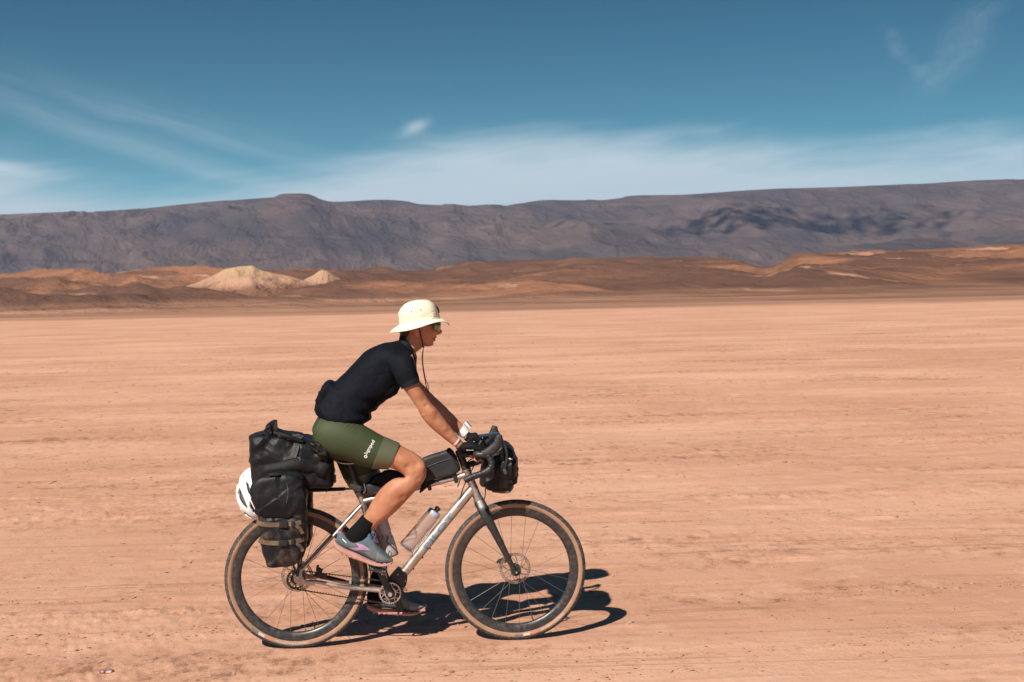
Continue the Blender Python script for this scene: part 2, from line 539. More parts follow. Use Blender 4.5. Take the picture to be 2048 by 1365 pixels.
for k_, (sx_, sy_, w_) in enumerate(((0.05, 2.4, 0.010), (0.09, 5.0, 0.014), (0.03, 1.1, 0.006))):      # thin old tyre lines
    ln_ = (noise_n(t, comb(t, xr_ * sx_, yr_ * sy_ + px_ * 0.01 * k_, 20.0 + 7 * k_), 1.0, 2, 0.4) - 0.5)._op('ABSOLUTE')
    gate = noise_n(t, comb(t, xr_ * 0.25, yr_ * 0.9, 31.0 + k_), 1.0, 5, 0.7).step(0.44, 0.58)
    c2 = mixc(t, ln_.step(w_, w_ * 0.3) * gate * 0.45, c2, (0.35, 0.165, 0.095))
lightp = noise_n(t, comb(t, xr_ * 2.1, yr_ * 1.7, 13.0), 1.0, 9, 0.8).step(0.52, 0.60)
c2 = mixc(t, lightp * 0.35, c2, (0.65, 0.39, 0.285))
c3 = mixc(t, fine.step(0.52, 0.8) * 0.28, c2, (0.62, 0.37, 0.265))
c4 = mixc(t, grit.step(0.66, 0.8) * 0.25, c3, (0.27, 0.135, 0.08))
# beyond the far shore of the playa the ground is dark stony desert
edge = (py_ + (noise_n(t, comb(t, px_ * 0.014, py_ * 0.03, 1.0), 1.0, 7, 0.65) - 0.5) * 95).step(106, 128)
shore = noise_n(t, comb(t, px_ * 0.012, py_ * 0.07, 6.0), 1.0, 5, 0.6)
stony = mixc(t, shore.step(0.38, 0.66), (0.20, 0.108, 0.072), (0.40, 0.215, 0.14))
c5 = mixc(t, edge * 0.92, c4, stony)
t.links.new(c5, b.inputs['Base Color'])
b.inputs['Roughness'].default_value = 0.95; b.inputs['Specular IOR Level'].default_value = 0.12
bn = t.nodes.new('ShaderNodeBump'); bn.inputs['Distance'].default_value = 0.011; bn.inputs['Strength'].default_value = 0.8
crusty = noise_n(t, comb(t, xr_ * 0.22, yr_ * 1.1, 5.0), 1.0, 5, 0.62).step(0.45, 0.62)
lump = noise_n(t, comb(t, xr_ * 13, yr_ * 20, 1.0), 1.0, 5, 0.72)
t.links.new((fine * 0.35 + grit * 0.18 + lump * crusty * 0.8).s, bn.inputs['Height'])
bn2 = t.nodes.new('ShaderNodeBump'); bn2.inputs['Distance'].default_value = 0.05; bn2.inputs['Strength'].default_value = 0.5
t.links.new((crumb * -0.7 + streaks * 0.3).s, bn2.inputs['Height']); t.links.new(bn.outputs[0], bn2.inputs['Normal']); t.links.new(bn2.outputs[0], b.inputs['Normal'])
ground = grid_obj('ground', GX, GY, GZ, gm)
ground['label'] = 'salmon coloured clay plain with faint old wheel ruts'
del GX, GY, GZ, DD, UU


def gz(x, y): return float(playa_height(np.array([x]), np.array([y]))[0])


# ---- hills and mountains: skylines measured as angles, built at their own distance
def skyline(tab, dist):
    us, zs = [], []
    for px, py in tab:
        r = ray(px, py); k = dist / r.y
        us.append(r.x / r.y); zs.append(CAM.z + r.z * k)
    return lambda u: np.interp(u, us, zs)


def smooth_tab(tab, k=6):
    return [tuple(q) for q in catmull(tab, k)]


hill_tab = [(-900, 575), (-400, 560), (0, 552), (110, 550), (220, 548), (420, 544), (560, 543), (700, 541), (800, 542), (850, 541), (900, 531),
            (960, 525), (1040, 522), (1150, 519), (1300, 517), (1430, 518), (1470, 523), (1505, 532), (1535, 538), (1560, 533), (1590, 521),
            (1620, 511), (1700, 504), (1800, 500), (1900, 495), (2048, 488), (2500, 480), (3000, 500)]
HD = 720.0
zr = skyline(smooth_tab(hill_tab, 3), HD)
ud = np.linspace(-0.95, 0.95, 620); dd = np.concatenate([np.linspace(128, 330, 60), np.linspace(334, 1050, 150)])
D2, U2 = np.meshgrid(dd, ud, indexing='ij'); X2, Y2 = U2 * D2, D2
top = zr(U2)
warp = 55 * fbm(X2 / 190, Y2 / 240, 3, 5)
foot = 250 + 70 * fbm(U2 * 7, U2 * 0, 4, 9)
s = sstep(D2 + warp, foot - 60, HD + 30)
apron = 0.10 * sstep(D2, 140, 420)
spur = ridged((X2 + 0.55 * Y2) / 85, Y2 / 330, 5, 13)
env = s ** 0.6 * (1 - sstep(D2, HD - 170, HD - 10))
Z2 = top * (apron + (1 - apron) * s ** 1.1) - 7.5 * env * (1.2 - spur) * (top / 18)
Z2 += 1.2 * fbm(X2 / 30, Y2 / 40, 4, 3) * env + 0.35 * fbm(X2 / 9, Y2 / 9, 3, 44) * s
Z2 += 0.8 * fbm(X2 / 60, Y2 / 25, 3, 18) * sstep(D2, 170, 300) * (1 - s)
Z2 -= 10 * sstep(D2, HD + 30, 1050)
Z2 += -0.6 + 0.6 * sstep(D2, 128, 170)
hm, t, b = principled('varnished desert hill soil')
gc = t.nodes.new('ShaderNodeNewGeometry'); sp = t.nodes.new('ShaderNodeSeparateXYZ'); t.links.new(gc.outputs['Position'], sp.inputs[0])
hx, hy, hz = (Nx(t, sp.outputs[i]) for i in range(3))
band = noise_n(t, comb(t, (hx + hy * 0.55) * 0.013, hy * 0.0055, hz * 0.03), 1.0, 6, 0.6, 0.5)
mid = noise_n(t, comb(t, (hx - hy * 0.3) * 0.035, hy * 0.012, hz * 0.05), 1.0, 8, 0.7, 0.4)
pale = noise_n(t, comb(t, (hx + hy * 0.4) * 0.042, hy * 0.014, hz * 0.06 + 3.1), 1.0, 6, 0.62, 0.7)
grain = noise_n(t, comb(t, hx * 0.5, hy * 0.7, hz), 1.0, 3, 0.7)
k1 = mixc(t, band.step(0.46, 0.60), (0.115, 0.06, 0.043), (0.275, 0.128, 0.073))
k2 = mixc(t, mid.step(0.46, 0.58) * 0.7, k1, (0.145, 0.073, 0.049))
k3 = mixc(t, pale.step(0.595, 0.67), k2, (0.40, 0.225, 0.15))
k4 = mixc(t, grain.step(0.5, 0.75) * 0.3, k3, (0.085, 0.046, 0.034))
flat = hz.step(0.3, 2.0)
sh2 = noise_n(t, comb(t, hx * 0.010, hy * 0.05, 6.0), 1.0, 5, 0.6)
k5 = mixc(t, sh2.step(0.36, 0.66), (0.17, 0.09, 0.06), (0.36, 0.19, 0.122))
k6 = mixc(t, flat, k5, k4)
t.links.new(k6, b.inputs['Base Color'])
bn = t.nodes.new('ShaderNodeBump'); bn.inputs['Distance'].default_value = 7.0; bn.inputs['Strength'].default_value = 0.8
t.links.new(noise_n(t, comb(t, (hx + hy * 0.5) * 0.05, hy * 0.02, hz * 0.1), 1.0, 6, 0.62).s, bn.inputs['Height']); t.links.new(bn.outputs[0], b.inputs['Normal']); b.inputs['Roughness'].default_value = 0.95; b.inputs['Specular IOR Level'].default_value = 0.1
hills = grid_obj('foothills', X2, Y2, Z2, hm); hills['label'] = 'low brown foothills with orange slopes and pale outcrops'


def land_z(x, y):
    i = int(np.clip(np.searchsorted(dd, y), 1, len(dd) - 1)); j = int(np.clip(np.searchsorted(ud, x / y), 1, len(ud) - 1))
    return float(Z2[i, j])


# pale eroded mounds in front of the foothills
def mound(name, label, outline, dist, depth, seed, m_):
    """outline: crest pixels left to right"""
    zl = skyline(smooth_tab(outline, 6), dist); u0, u1 = ray(*outline[0]).x / ray(*outline[0]).y, ray(*outline[-1]).x / ray(*outline[-1]).y
    u = np.linspace(u0, u1, 150); d = np.linspace(dist - depth, dist + depth, 70); D_, U_ = np.meshgrid(d, u, indexing='ij')
    X_, Y_ = U_ * D_, D_; q = (D_ - dist) / depth
    base = np.minimum(zl(u0 + 0 * U_), zl(u1 + 0 * U_)) - 2.0
    prof = np.clip(1 - np.abs(q), 0, 1) ** 1.15
    hgt = np.maximum(zl(U_) - base, 0)
    gul = ridged(X_ / 13, Y_ / 30, 4, seed)
    Z_ = base + hgt * prof - hgt * 0.22 * prof * (1 - prof) * 4 * (1.2 - gul) + 0.25 * fbm(X_ / 5, Y_ / 5, 3, seed + 3) * prof
    o = grid_obj(name, X_, Y_, Z_, m_); o['label'] = label
    return o


mm, t, b = principled('cream and pink clay')
gc = t.nodes.new('ShaderNodeNewGeometry'); sp = t.nodes.new('ShaderNodeSeparateXYZ'); t.links.new(gc.outputs['Position'], sp.inputs[0])
hx, hy, hz = (Nx(t, sp.outputs[i]) for i in range(3))
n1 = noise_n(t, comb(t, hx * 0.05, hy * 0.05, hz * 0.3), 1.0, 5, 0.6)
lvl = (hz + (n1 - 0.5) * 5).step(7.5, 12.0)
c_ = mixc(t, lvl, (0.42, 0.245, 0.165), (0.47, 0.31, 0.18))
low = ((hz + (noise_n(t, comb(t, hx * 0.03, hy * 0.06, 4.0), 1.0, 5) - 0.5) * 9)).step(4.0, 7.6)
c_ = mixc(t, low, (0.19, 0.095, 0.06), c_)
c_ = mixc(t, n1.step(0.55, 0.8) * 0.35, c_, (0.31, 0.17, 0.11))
t.links.new(c_, b.inputs['Base Color'])
bn = t.nodes.new('ShaderNodeBump'); bn.inputs['Distance'].default_value = 3.0; bn.inputs['Strength'].default_value = 0.9
t.links.new(noise_n(t, comb(t, hx * 0.16, hy * 0.05, hz * 0.12), 1.0, 6, 0.65).s, bn.inputs['Height']); t.links.new(bn.outputs[0], b.inputs['Normal']); b.inputs['Roughness'].default_value = 0.95; b.inputs['Specular IOR Level'].default_value = 0.1
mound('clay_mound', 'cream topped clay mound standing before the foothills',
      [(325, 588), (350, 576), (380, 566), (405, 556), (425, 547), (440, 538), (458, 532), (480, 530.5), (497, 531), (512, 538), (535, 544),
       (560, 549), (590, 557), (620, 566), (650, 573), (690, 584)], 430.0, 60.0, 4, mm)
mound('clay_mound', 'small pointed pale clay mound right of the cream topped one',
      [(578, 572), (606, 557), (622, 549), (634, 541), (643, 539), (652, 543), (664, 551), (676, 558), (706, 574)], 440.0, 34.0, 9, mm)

mt_tab = [(-900, 470), (-400, 445), (0, 432), (90, 429), (165, 426), (176, 428), (240, 424), (300, 418), (360, 411), (430, 404), (500, 398),
          (560, 394), (600, 392.5), (622, 394), (645, 401), (665, 405), (700, 403), (745, 400), (780, 400), (815, 403), (835, 408), (870, 410), (908, 411),
          (935, 415), (965, 413), (1000, 412), (1012, 414), (1040, 407), (1085, 402.5), (1150, 402), (1210, 400), (1250, 395), (1290, 393),
          (1360, 393), (1440, 388), (1500, 384), (1590, 380), (1680, 377), (1790, 373), (1880, 368), (1950, 364), (2048, 361), (2500, 350), (3000, 380)]
MD = 5200.0
zm = skyline(smooth_tab(mt_tab, 2), MD)
um = np.linspace(-0.68, 0.68, 1150); dm = np.concatenate([np.linspace(2300, 5200, 300), np.linspace(5250, 6400, 20)])
D3, U3 = np.meshgrid(dm, um, indexing='ij'); X3, Y3 = U3 * D3, D3
topm = zm(U3)
wx, wy = 320 * fbm(X3 / 1100, Y3 / 1100, 3, 70), 320 * fbm(X3 / 1100, Y3 / 1100, 3, 71)
rid = ridged((X3 + wx) / 700, (Y3 + wy) / 1900, 6, 23, 0.5)
rid2 = ridged((X3 + 0.5 * wy + 0.3 * Y3) / 210, (Y3 + wx) / 620, 5, 29, 0.55)
s3 = sstep(D3 + 1.6 * wx, 2350, MD + 150) ** 1.05
env3 = sstep(D3, 2350, 3300) * (1 - sstep(D3, MD - 900, MD - 60))
# stepped rock strata dipping to the left
strat = (topm * s3 + X3 * 0.055 + 25 * fbm(X3 / 500, Y3 / 500, 3, 33)) / 62.0
st = np.floor(strat) + sstep(strat - np.floor(strat), 0.72, 0.98)
Z3 = topm * s3 + env3 * (30 * (rid - 0.95) + 13 * (rid2 - 0.9)) + 15 * (st - strat) * sstep(D3, 2500, 3200) * (1 - sstep(D3, MD - 500, MD - 50))
Z3 += 5 * fbm(X3 / 150, Y3 / 210, 5, 37, 0.58) * np.maximum(env3, 0.25 * s3)
Z3 = np.minimum(Z3, topm * (0.1 + 0.9 * np.clip((D3 / MD) ** 1.0, 0, 1)) * 0.995 + 3)
Z3 = np.where(D3 >= MD - 1, topm - 0.05 * (D3 - MD), Z3)
Z3 -= 40 * (1 - sstep(D3, 2300, 2700))
xm, t, b = principled('bare mountain rock')
gc = t.nodes.new('ShaderNodeNewGeometry'); sp = t.nodes.new('ShaderNodeSeparateXYZ'); t.links.new(gc.outputs['Position'], sp.inputs[0])
hx, hy, hz = (Nx(t, sp.outputs[i]) for i in range(3))
r1 = noise_n(t, comb(t, hx * 0.0022, hy * 0.0008, hz * 0.008), 1.0, 6, 0.62, 0.5)
r2 = noise_n(t, comb(t, hx * 0.011 + hz * 0.02, hy * 0.003, hz * 0.03), 1.0, 6, 0.68, 0.5)
lay_ = noise_n(t, comb(t, hx * 0.0012, hy * 0.0006, (hz + hx * 0.055) * 0.05), 1.0, 4, 0.6)
k1 = mixc(t, r1.step(0.38, 0.64), (0.086, 0.070, 0.070), (0.155, 0.110, 0.094))
k2 = mixc(t, r2.step(0.5, 0.75) * 0.55, k1, (0.19, 0.128, 0.103))
k3 = mixc(t, lay_.step(0.58, 0.72) * 0.6, k2, (0.052, 0.042, 0.046))
t.links.new(k3, b.inputs['Base Color'])
bn = t.nodes.new('ShaderNodeBump'); bn.inputs['Distance'].default_value = 55.0; bn.inputs['Strength'].default_value = 0.9
gul = noise_n(t, comb(t, hx * 0.013 + hy * 0.004, hy * 0.0034, hz * 0.016), 1.0, 9, 0.68, 0.6)
t.links.new(gul.s, bn.inputs['Height']); t.links.new(bn.outputs[0], b.inputs['Normal']); b.inputs['Roughness'].default_value = 0.95; b.inputs['Specular IOR Level'].default_value = 0.1
mountain = grid_obj('mountain_range', X3, Y3, Z3, xm); mountain['label'] = 'long bare purple grey mountain range along the horizon'

# ---- a small cloud overhead, out of the picture, that shades part of the range
def hit_range(px, py):
    r = ray(px, py); j = int(np.argmin(np.abs(um - r.x / r.y)))
    zl = CAM.z + r.z / r.y * (dm - CAM.y); k = int(np.argmax(Z3[:, j] >= zl)); return Vector((X3[k, j], Y3[k, j], Z3[k, j]))


tgt = hit_range(1560, 440)
cc = tgt + to_sun * (2500.0 / to_sun.z)
bm = bmesh.new()
for i in range(520):
    q = random.random(); lx = random.gauss(0, 1)
    p = V(lx * 330, random.gauss(0, 105) + 0.1 * lx * 300, random.gauss(0, 10)) + V(0, 0, 12)
    rr = random.uniform(6, 15)
    bmesh.ops.create_icosphere(bm, subdivisions=1, radius=rr, matrix=Matrix.Translation(p) @ Matrix.Diagonal((1.5, 1.1, 0.5, 1)))
me = bpy.data.meshes.new('cloud'); bm.to_mesh(me); bm.free()
me.polygons.foreach_set('use_smooth', [True] * len(me.polygons))
me.materials.append(mat('cloud white', (0.85, 0.86, 0.88), 1.0, spec=0.0))
cl = bpy.data.objects.new('cloud', me); COL.objects.link(cl); cl.location = cc; cl['kind'] = 'structure'
cl['label'] = 'small white cloud drifting high over the mountain range'

# ---- the air between here and the mountains
hz_m = bpy.data.materials.new('thin desert haze'); hz_m.use_nodes = True; t = hz_m.node_tree
for n in list(t.nodes):
    if n.type != 'OUTPUT_MATERIAL': t.nodes.remove(n)
pv = t.nodes.new('ShaderNodeVolumePrincipled'); pv.inputs['Color'].default_value = (0.42, 0.56, 0.90, 1)
pv.inputs['Density'].default_value = 0.000072; pv.inputs['Anisotropy'].default_value = 0.15
t.links.new(pv.outputs[0], [n for n in t.nodes if n.type == 'OUTPUT_MATERIAL'][0].inputs['Volume'])
zt = float(Z3.max()) + 20
sh = box((0, 3000, (zt - 45) / 2), (30000, 22000, zt + 45))
ho = bpy.data.objects.new('haze', new_mesh('haze', sh, hz_m, False)); COL.objects.link(ho); ho['kind'] = 'stuff'
ho['label'] = 'thin pale haze lying over the whole plain'
SC.cycles.volume_max_steps = 64
SC.cycles.volume_bounces = 0

# ---- clods, flakes of crust and small stones on the playa
pm_d = mat('dark varnished pebble', (0.13, 0.062, 0.038), 0.9, col2=(0.24, 0.12, 0.072), scale=30)
pm_l = mat('dry clay clod', (0.36, 0.19, 0.115), 0.95, col2=(0.45, 0.26, 0.165), scale=20)
rs = np.random.RandomState(5)


def pebbles(name, label, n, m_, smin, smax, flatness, seed, dmax, rows_n, share):
    """low stones and flakes; most lie in loose rows along old ruts"""
    r_ = np.random.RandomState(seed)
    base = np.array([(1, 0, 0), (0.3, 0.95, 0), (-0.8, 0.6, 0), (-0.8, -0.6, 0), (0.3, -0.95, 0), (0.1, 0.1, 1.0), (0.0, 0.0, -0.8)])
    tri = np.array([(0, 1, 5), (1, 2, 5), (2, 3, 5), (3, 4, 5), (4, 0, 5), (1, 0, 6), (2, 1, 6), (3, 2, 6), (4, 3, 6), (0, 4, 6)])
    nr = int(n * share)
    d0 = 5.3 * (dmax / 5.3) ** r_.rand(rows_n); c0 = (r_.rand(rows_n) * 2 - 1) * 0.5 * d0; ln = (0.05 + 0.22 * r_.rand(rows_n) ** 2) * d0
    wgt = r_.rand(rows_n) ** 2 + 0.08; k = r_.choice(rows_n, nr, p=wgt / wgt.sum())
    t_ = r_.randn(nr); x = c0[k] + ln[k] * t_
    wav = 0.012 * d0[k] * perlin(x / (0.10 * d0[k]) + k * 7.3, k * 0.37, seed)
    y = d0[k] - CAM_D + 0.05 * (x - c0[k]) + wav + r_.randn(nr) * (0.004 + 0.012 * r_.rand(rows_n)[k]) * d0[k]
    m2 = n - nr; dd_ = 5.3 * (dmax / 5.3) ** r_.rand(m2)
    x = np.concatenate([x, (r_.rand(m2) * 2 - 1) * 0.55 * dd_]); y = np.concatenate([y, dd_ - CAM_D])
    ac = -(x - REAR.x) * math.sin(YAW) + (y - REAR.y) * math.cos(YAW)
    keep = ~((np.abs(ac) < 0.09) & (np.abs(x + 0.55) < 1.2)) & (y > -2.2); x, y = x[keep], y[keep]; n = len(x)
    d = y + CAM_D; z = playa_height(x, y)
    s_ = smin * (smax / smin) ** (r_.rand(n) ** 3.2) * (0.55 + d / 24.0)
    a = r_.randn(n) * 0.5; ca, sa = np.cos(a), np.sin(a)
    p = base[None] * (1 + 0.5 * (r_.rand(n, 7, 3) - 0.5))
    p = p * np.stack([s_ * (0.9 + 1.6 * r_.rand(n)), s_ * 0.7, s_ * flatness * (0.5 + 0.8 * r_.rand(n))], -1)[:, None]
    vx = x[:, None] + p[..., 0] * ca[:, None] - p[..., 1] * sa[:, None]; vy = y[:, None] + p[..., 0] * sa[:, None] + p[..., 1] * ca[:, None]
    vz = z[:, None] + p[..., 2] + (s_ * flatness * 0.2)[:, None]
    co = np.stack([vx, vy, vz], -1).reshape(-1, 3); fs = (tri[None] + 7 * np.arange(n)[:, None, None]).reshape(-1, 3).astype(np.int32)
    me = bpy.data.meshes.new(name); me.vertices.add(len(co)); me.vertices.foreach_set('co', co.astype(np.float32).ravel())
    me.loops.add(fs.size); me.loops.foreach_set('vertex_index', fs.ravel()); me.polygons.add(len(fs))
    me.polygons.foreach_set('loop_start', np.arange(0, fs.size, 3, dtype=np.int32)); me.update(calc_edges=True); me.materials.append(m_)
    o = bpy.data.objects.new(name, me); COL.objects.link(o); o['kind'] = 'stuff'; o['label'] = label
    return o


pebbles('gravel', 'scattered small dark stones lying on the clay', 7000, pm_d, 0.0016, 0.011, 0.45, 31, 70.0, 120, 0.9)
pebbles('clods', 'small clods and flakes of dry clay crust', 16000, pm_l, 0.003, 0.018, 0.45, 45, 45.0, 130, 0.85)


# ---- two lone bushes far off on the left
leaf_m = mat('dusty dark foliage', (0.045, 0.038, 0.02), 0.8, col2=(0.075, 0.055, 0.03), scale=8)
bark_m = mat('dry bark', (0.09, 0.055, 0.035), 0.9)


def lone_tree(name, label, px, py, dist, h, w, lean, cat):
    g = at_depth(px, py, dist); x, y = g.x, g.y; z = land_z(x, y) - 0.15
    T = Matrix.Translation((x, y, z)); th = Thing(name, label, cat, (0, 0, 0), T)
    trunk = tube([(0, 0, -0.2), (0.05 * h, 0, h * 0.25), (lean * h * 0.5, 0.03, h * 0.5), (lean * h, 0, h * 0.8)], [0.11, 0.08, 0.06, 0.03], 7, 3)
    limbs = []
    for i in range(5):
        a = i * 1.256 + 0.4
        limbs.append(tube([(lean * h * 0.45, 0, h * 0.45), (lean * h + math.cos(a) * w * 0.3, math.sin(a) * w * 0.3, h * 0.8)], [0.035, 0.015], 5))
    th.part('trunk', join(trunk, *limbs), bark_m)
    vs, fs = [], []; r_ = random.Random(int(px))
    cl_ = [(lean * h + r_.gauss(0, w * 0.28), r_.gauss(0, w * 0.28), h * (0.55 + 0.4 * r_.random()), w * r_.uniform(0.16, 0.3)) for _ in range(9)]
    for cx_, cy_, cz_, cr in cl_:
        for _ in range(90):
            u_ = V(r_.gauss(0, 1), r_.gauss(0, 1), r_.gauss(0, 0.8)).normalized() * cr * r_.random() ** 0.4
            p = V(cx_, cy_, cz_) + u_; a = V(r_.gauss(0, 1), r_.gauss(0, 1), r_.gauss(0, 1)).normalized() * 0.09
            b_ = a.cross(V(r_.random(), r_.random(), 1)).normalized() * 0.05; o_ = len(vs)
            vs += [p - a, p + b_, p + a, p - b_]; fs.append((o_, o_ + 1, o_ + 2, o_ + 3))
    th.part('crown', (vs, fs), leaf_m, smooth=False)


lone_tree('small_tree', 'thin leaning tree alone on the brown plain, left of the cyclist', 380, 611, 330.0, 1.9, 0.55, -0.06, 'tree')
lone_tree('desert_bush', 'dark round bush alone at the far left of the plain', 122, 612, 330.0, 1.0, 0.6, 0.05, 'bush')
# ================================================================== the bicycle
M_TI = mat('brushed titanium, dusty', (0.47, 0.44, 0.42), 0.36, 1.0, dust=0.55, dscale=11.0, rvar=0.15)
M_TI2 = mat('dull titanium dropout', (0.46, 0.42, 0.40), 0.45, 1.0, dust=0.5, dscale=30)
M_CARBON = mat('dusty dark carbon', (0.014, 0.015, 0.017), 0.36, dust=0.22, dscale=45.0, dustcol=(0.14, 0.10, 0.08))
M_RIM = mat('dirty carbon rim', (0.018, 0.018, 0.020), 0.32, col2=(0.034, 0.032, 0.031), scale=55, dust=0.42, dscale=48.0, dustcol=(0.12, 0.09, 0.075))
M_BLACK = mat('matt black alloy', (0.017, 0.018, 0.02), 0.45, dust=0.25, dscale=25, dustcol=(0.16, 0.12, 0.09))
M_RUBBER = mat('black rubber', (0.012, 0.012, 0.013), 0.6, dust=0.25, dscale=40, dustcol=(0.17, 0.12, 0.09), bump=0.0004, bscale=300)
M_TREAD = mat('dusty tyre tread', (0.03, 0.03, 0.031), 0.8, dust=0.7, dscale=60, dustcol=(0.19, 0.14, 0.11))
M_TAN = mat('tan tyre sidewall', (0.32, 0.175, 0.108), 0.85, col2=(0.26, 0.145, 0.092), scale=18, dust=0.5, dscale=20, dustcol=(0.36, 0.21, 0.14))
M_TAPE = mat('black bar tape', (0.012, 0.013, 0.015), 0.42, dust=0.22, dscale=22, dustcol=(0.13, 0.10, 0.085), bump=0.0006, bscale=250)
M_STEEL = mat('steel', (0.6, 0.57, 0.54), 0.32, 1.0, dust=0.45, dscale=40)
M_ROTOR = mat('brake disc steel with reflection tint', (0.36, 0.27, 0.22), 0.38, 0.9, dust=0.4, dscale=40)  # reddish brown reflection put into the disc steel's base colour
M_SPOKE = mat('dull spoke steel', (0.22, 0.20, 0.19), 0.4, 0.8)
M_WHITE = mat('white print', (0.78, 0.78, 0.76), 0.6)
M_GREYP = mat('grey print', (0.12, 0.12, 0.12), 0.6)
M_REDP = mat('faded red print', (0.42, 0.15, 0.105), 0.7, dust=0.4, dscale=60)
M_WHITED = mat('dusty white print', (0.46, 0.43, 0.39), 0.7)
M_BLUEP = mat('slate blue print', (0.075, 0.19, 0.28), 0.5)
M_LEATHER = mat('black saddle cover', (0.014, 0.014, 0.015), 0.5)

bike = Thing('touring_bicycle', 'titanium touring bicycle with tan wall tyres, ridden across the plain', 'bicycle', (WB * 0.5, 0, 0))
R = 0.355
RC, FC = V(0, 0, R), V(WB, 0, R)

# ---- wheels
TR = 0.0215; TC = R - 0.0015 - TR


def tyre_shape(seed):
    prof, n = [], 28
    for i in range(n):
        a = 2 * PI * i / n; prof.append((TC + TR * math.cos(a), TR * math.sin(a)))
    sh = lathe_y(prof, 112)
    mi = []
    for i in range(112):
        for j in range(n):
            a = 2 * PI * (j + 0.5) / n; a = a if a < PI else a - 2 * PI
            mi.append(0 if abs(a) < 1.36 else 1)
    # knobs
    rows = [(0.0, 120, 0.004, 0.003), (0.32, 120, 0.0045, 0.0028), (0.66, 120, 0.0045, 0.0028), (1.0, 120, 0.005, 0.0026), (1.27, 120, 0.004, 0.0022)]
    kv, kf = [], []
    for ri, (a0, cnt, lx, ly) in enumerate(rows):
        for sg in ((1,) if a0 == 0 else (1, -1)):
            for k in range(cnt):
                th = 2 * PI * (k + 0.5 * (ri % 2)) / cnt; a = a0 * sg
                er = V(math.cos(th), 0, math.sin(th)); et = V(-math.sin(th), 0, math.cos(th))
                nrm = er * math.cos(a) + V(0, math.sin(a), 0); tang = -er * math.sin(a) + V(0, math.cos(a), 0)
                p = er * TC + nrm * (TR - 0.0004); o = len(kv); tw = 0.35 * (1 if (k + ri) % 2 else -1)
                e1, e2 = et * math.cos(tw) + tang * math.sin(tw), tang * math.cos(tw) - et * math.sin(tw)
                for h_, sc in ((0, 1.0), (0.0019, 0.75)):
                    for sx, sy in ((-1, -1), (1, -1), (1, 1), (-1, 1)): kv.append(p + nrm * h_ + e1 * lx * sx * sc + e2 * ly * sy * sc)
                kf += [tuple(o + q for q in f) for f in ((4, 5, 6, 7), (0, 1, 5, 4), (1, 2, 6, 5), (2, 3, 7, 6), (3, 0, 4, 7))]
    mi += [0] * len(kf)
    return join(sh, (kv, kf)), mi


RI, RO = 0.272, 0.3185
rim_prof = [(RO, 0.0148), (RO - 0.012, 0.0158), (RO - 0.028, 0.0145), (RI + 0.008, 0.0105), (RI + 0.002, 0.006), (RI, 0.0), (RI + 0.002, -0.006),
            (RI + 0.008, -0.0105), (RO - 0.028, -0.0145), (RO - 0.012, -0.0158), (RO, -0.0148), (RO - 0.006, 0.0)]
tyre_s, tyre_mi = tyre_shape(1)
rim_s = lathe_y(rim_prof, 112)
hub_s = join(lathe_y([(0.012, -0.05), (0.012, -0.036), (0.026, -0.034), (0.026, -0.030), (0.014, -0.026), (0.013, 0.026), (0.026, 0.030),
                      (0.026, 0.034), (0.012, 0.036), (0.012, 0.05), (0.002, 0.05), (0.002, -0.05)], 24))


def rotor_shape(y, r=0.079):
    vs, fs = [], []; n = 72
    sh = [lathe_y([(r, y - 0.001), (r, y + 0.001), (r - 0.0055, y + 0.001), (r - 0.0055, y - 0.001)], 72),
          lathe_y([(r - 0.009, y - 0.001), (r - 0.009, y + 0.001), (r - 0.0145, y + 0.001), (r - 0.0145, y - 0.001)], 72),
          lathe_y([(0.022, y - 0.001), (0.022, y + 0.001), (0.014, y + 0.001), (0.014, y - 0.001)], 24)]
    for k in range(36):                         # the drilled braking track
        a = 2 * PI * k / 36
        for da in (0.06, -0.06):
            p0, p1 = V((r - 0.0035) * math.cos(a), y, (r - 0.0035) * math.sin(a)), V((r - 0.0115) * math.cos(a + da), y, (r - 0.0115) * math.sin(a + da))
            sh.append(tube([p0, p1], 0.0011, 5))
    for k in range(6):
        a = 2 * PI * k / 6
        p = [V((0.02 + (r - 0.032) * q) * math.cos(a + 0.55 * q), y, (0.02 + (r - 0.032) * q) * math.sin(a + 0.55 * q)) for q in (0, 0.33, 0.66, 1)]
        sh.append(tube(p, 0.0022, 6))
        a2 = a + 0.55
        sh.append(tube([V(0.035 * math.cos(a + 0.2), y, 0.035 * math.sin(a + 0.2)), V((r - 0.012) * math.cos(a - 0.25), y, (r - 0.012) * math.sin(a - 0.25))], 0.0014, 6))
    return join(*sh)


spoke_me = new_mesh('spoke', tube([(0, 0, 0), (0, 0, 1)], 1.0, 6), M_SPOKE, True)


def move(shape, d): return [v + d for v in shape[0]], shape[1]


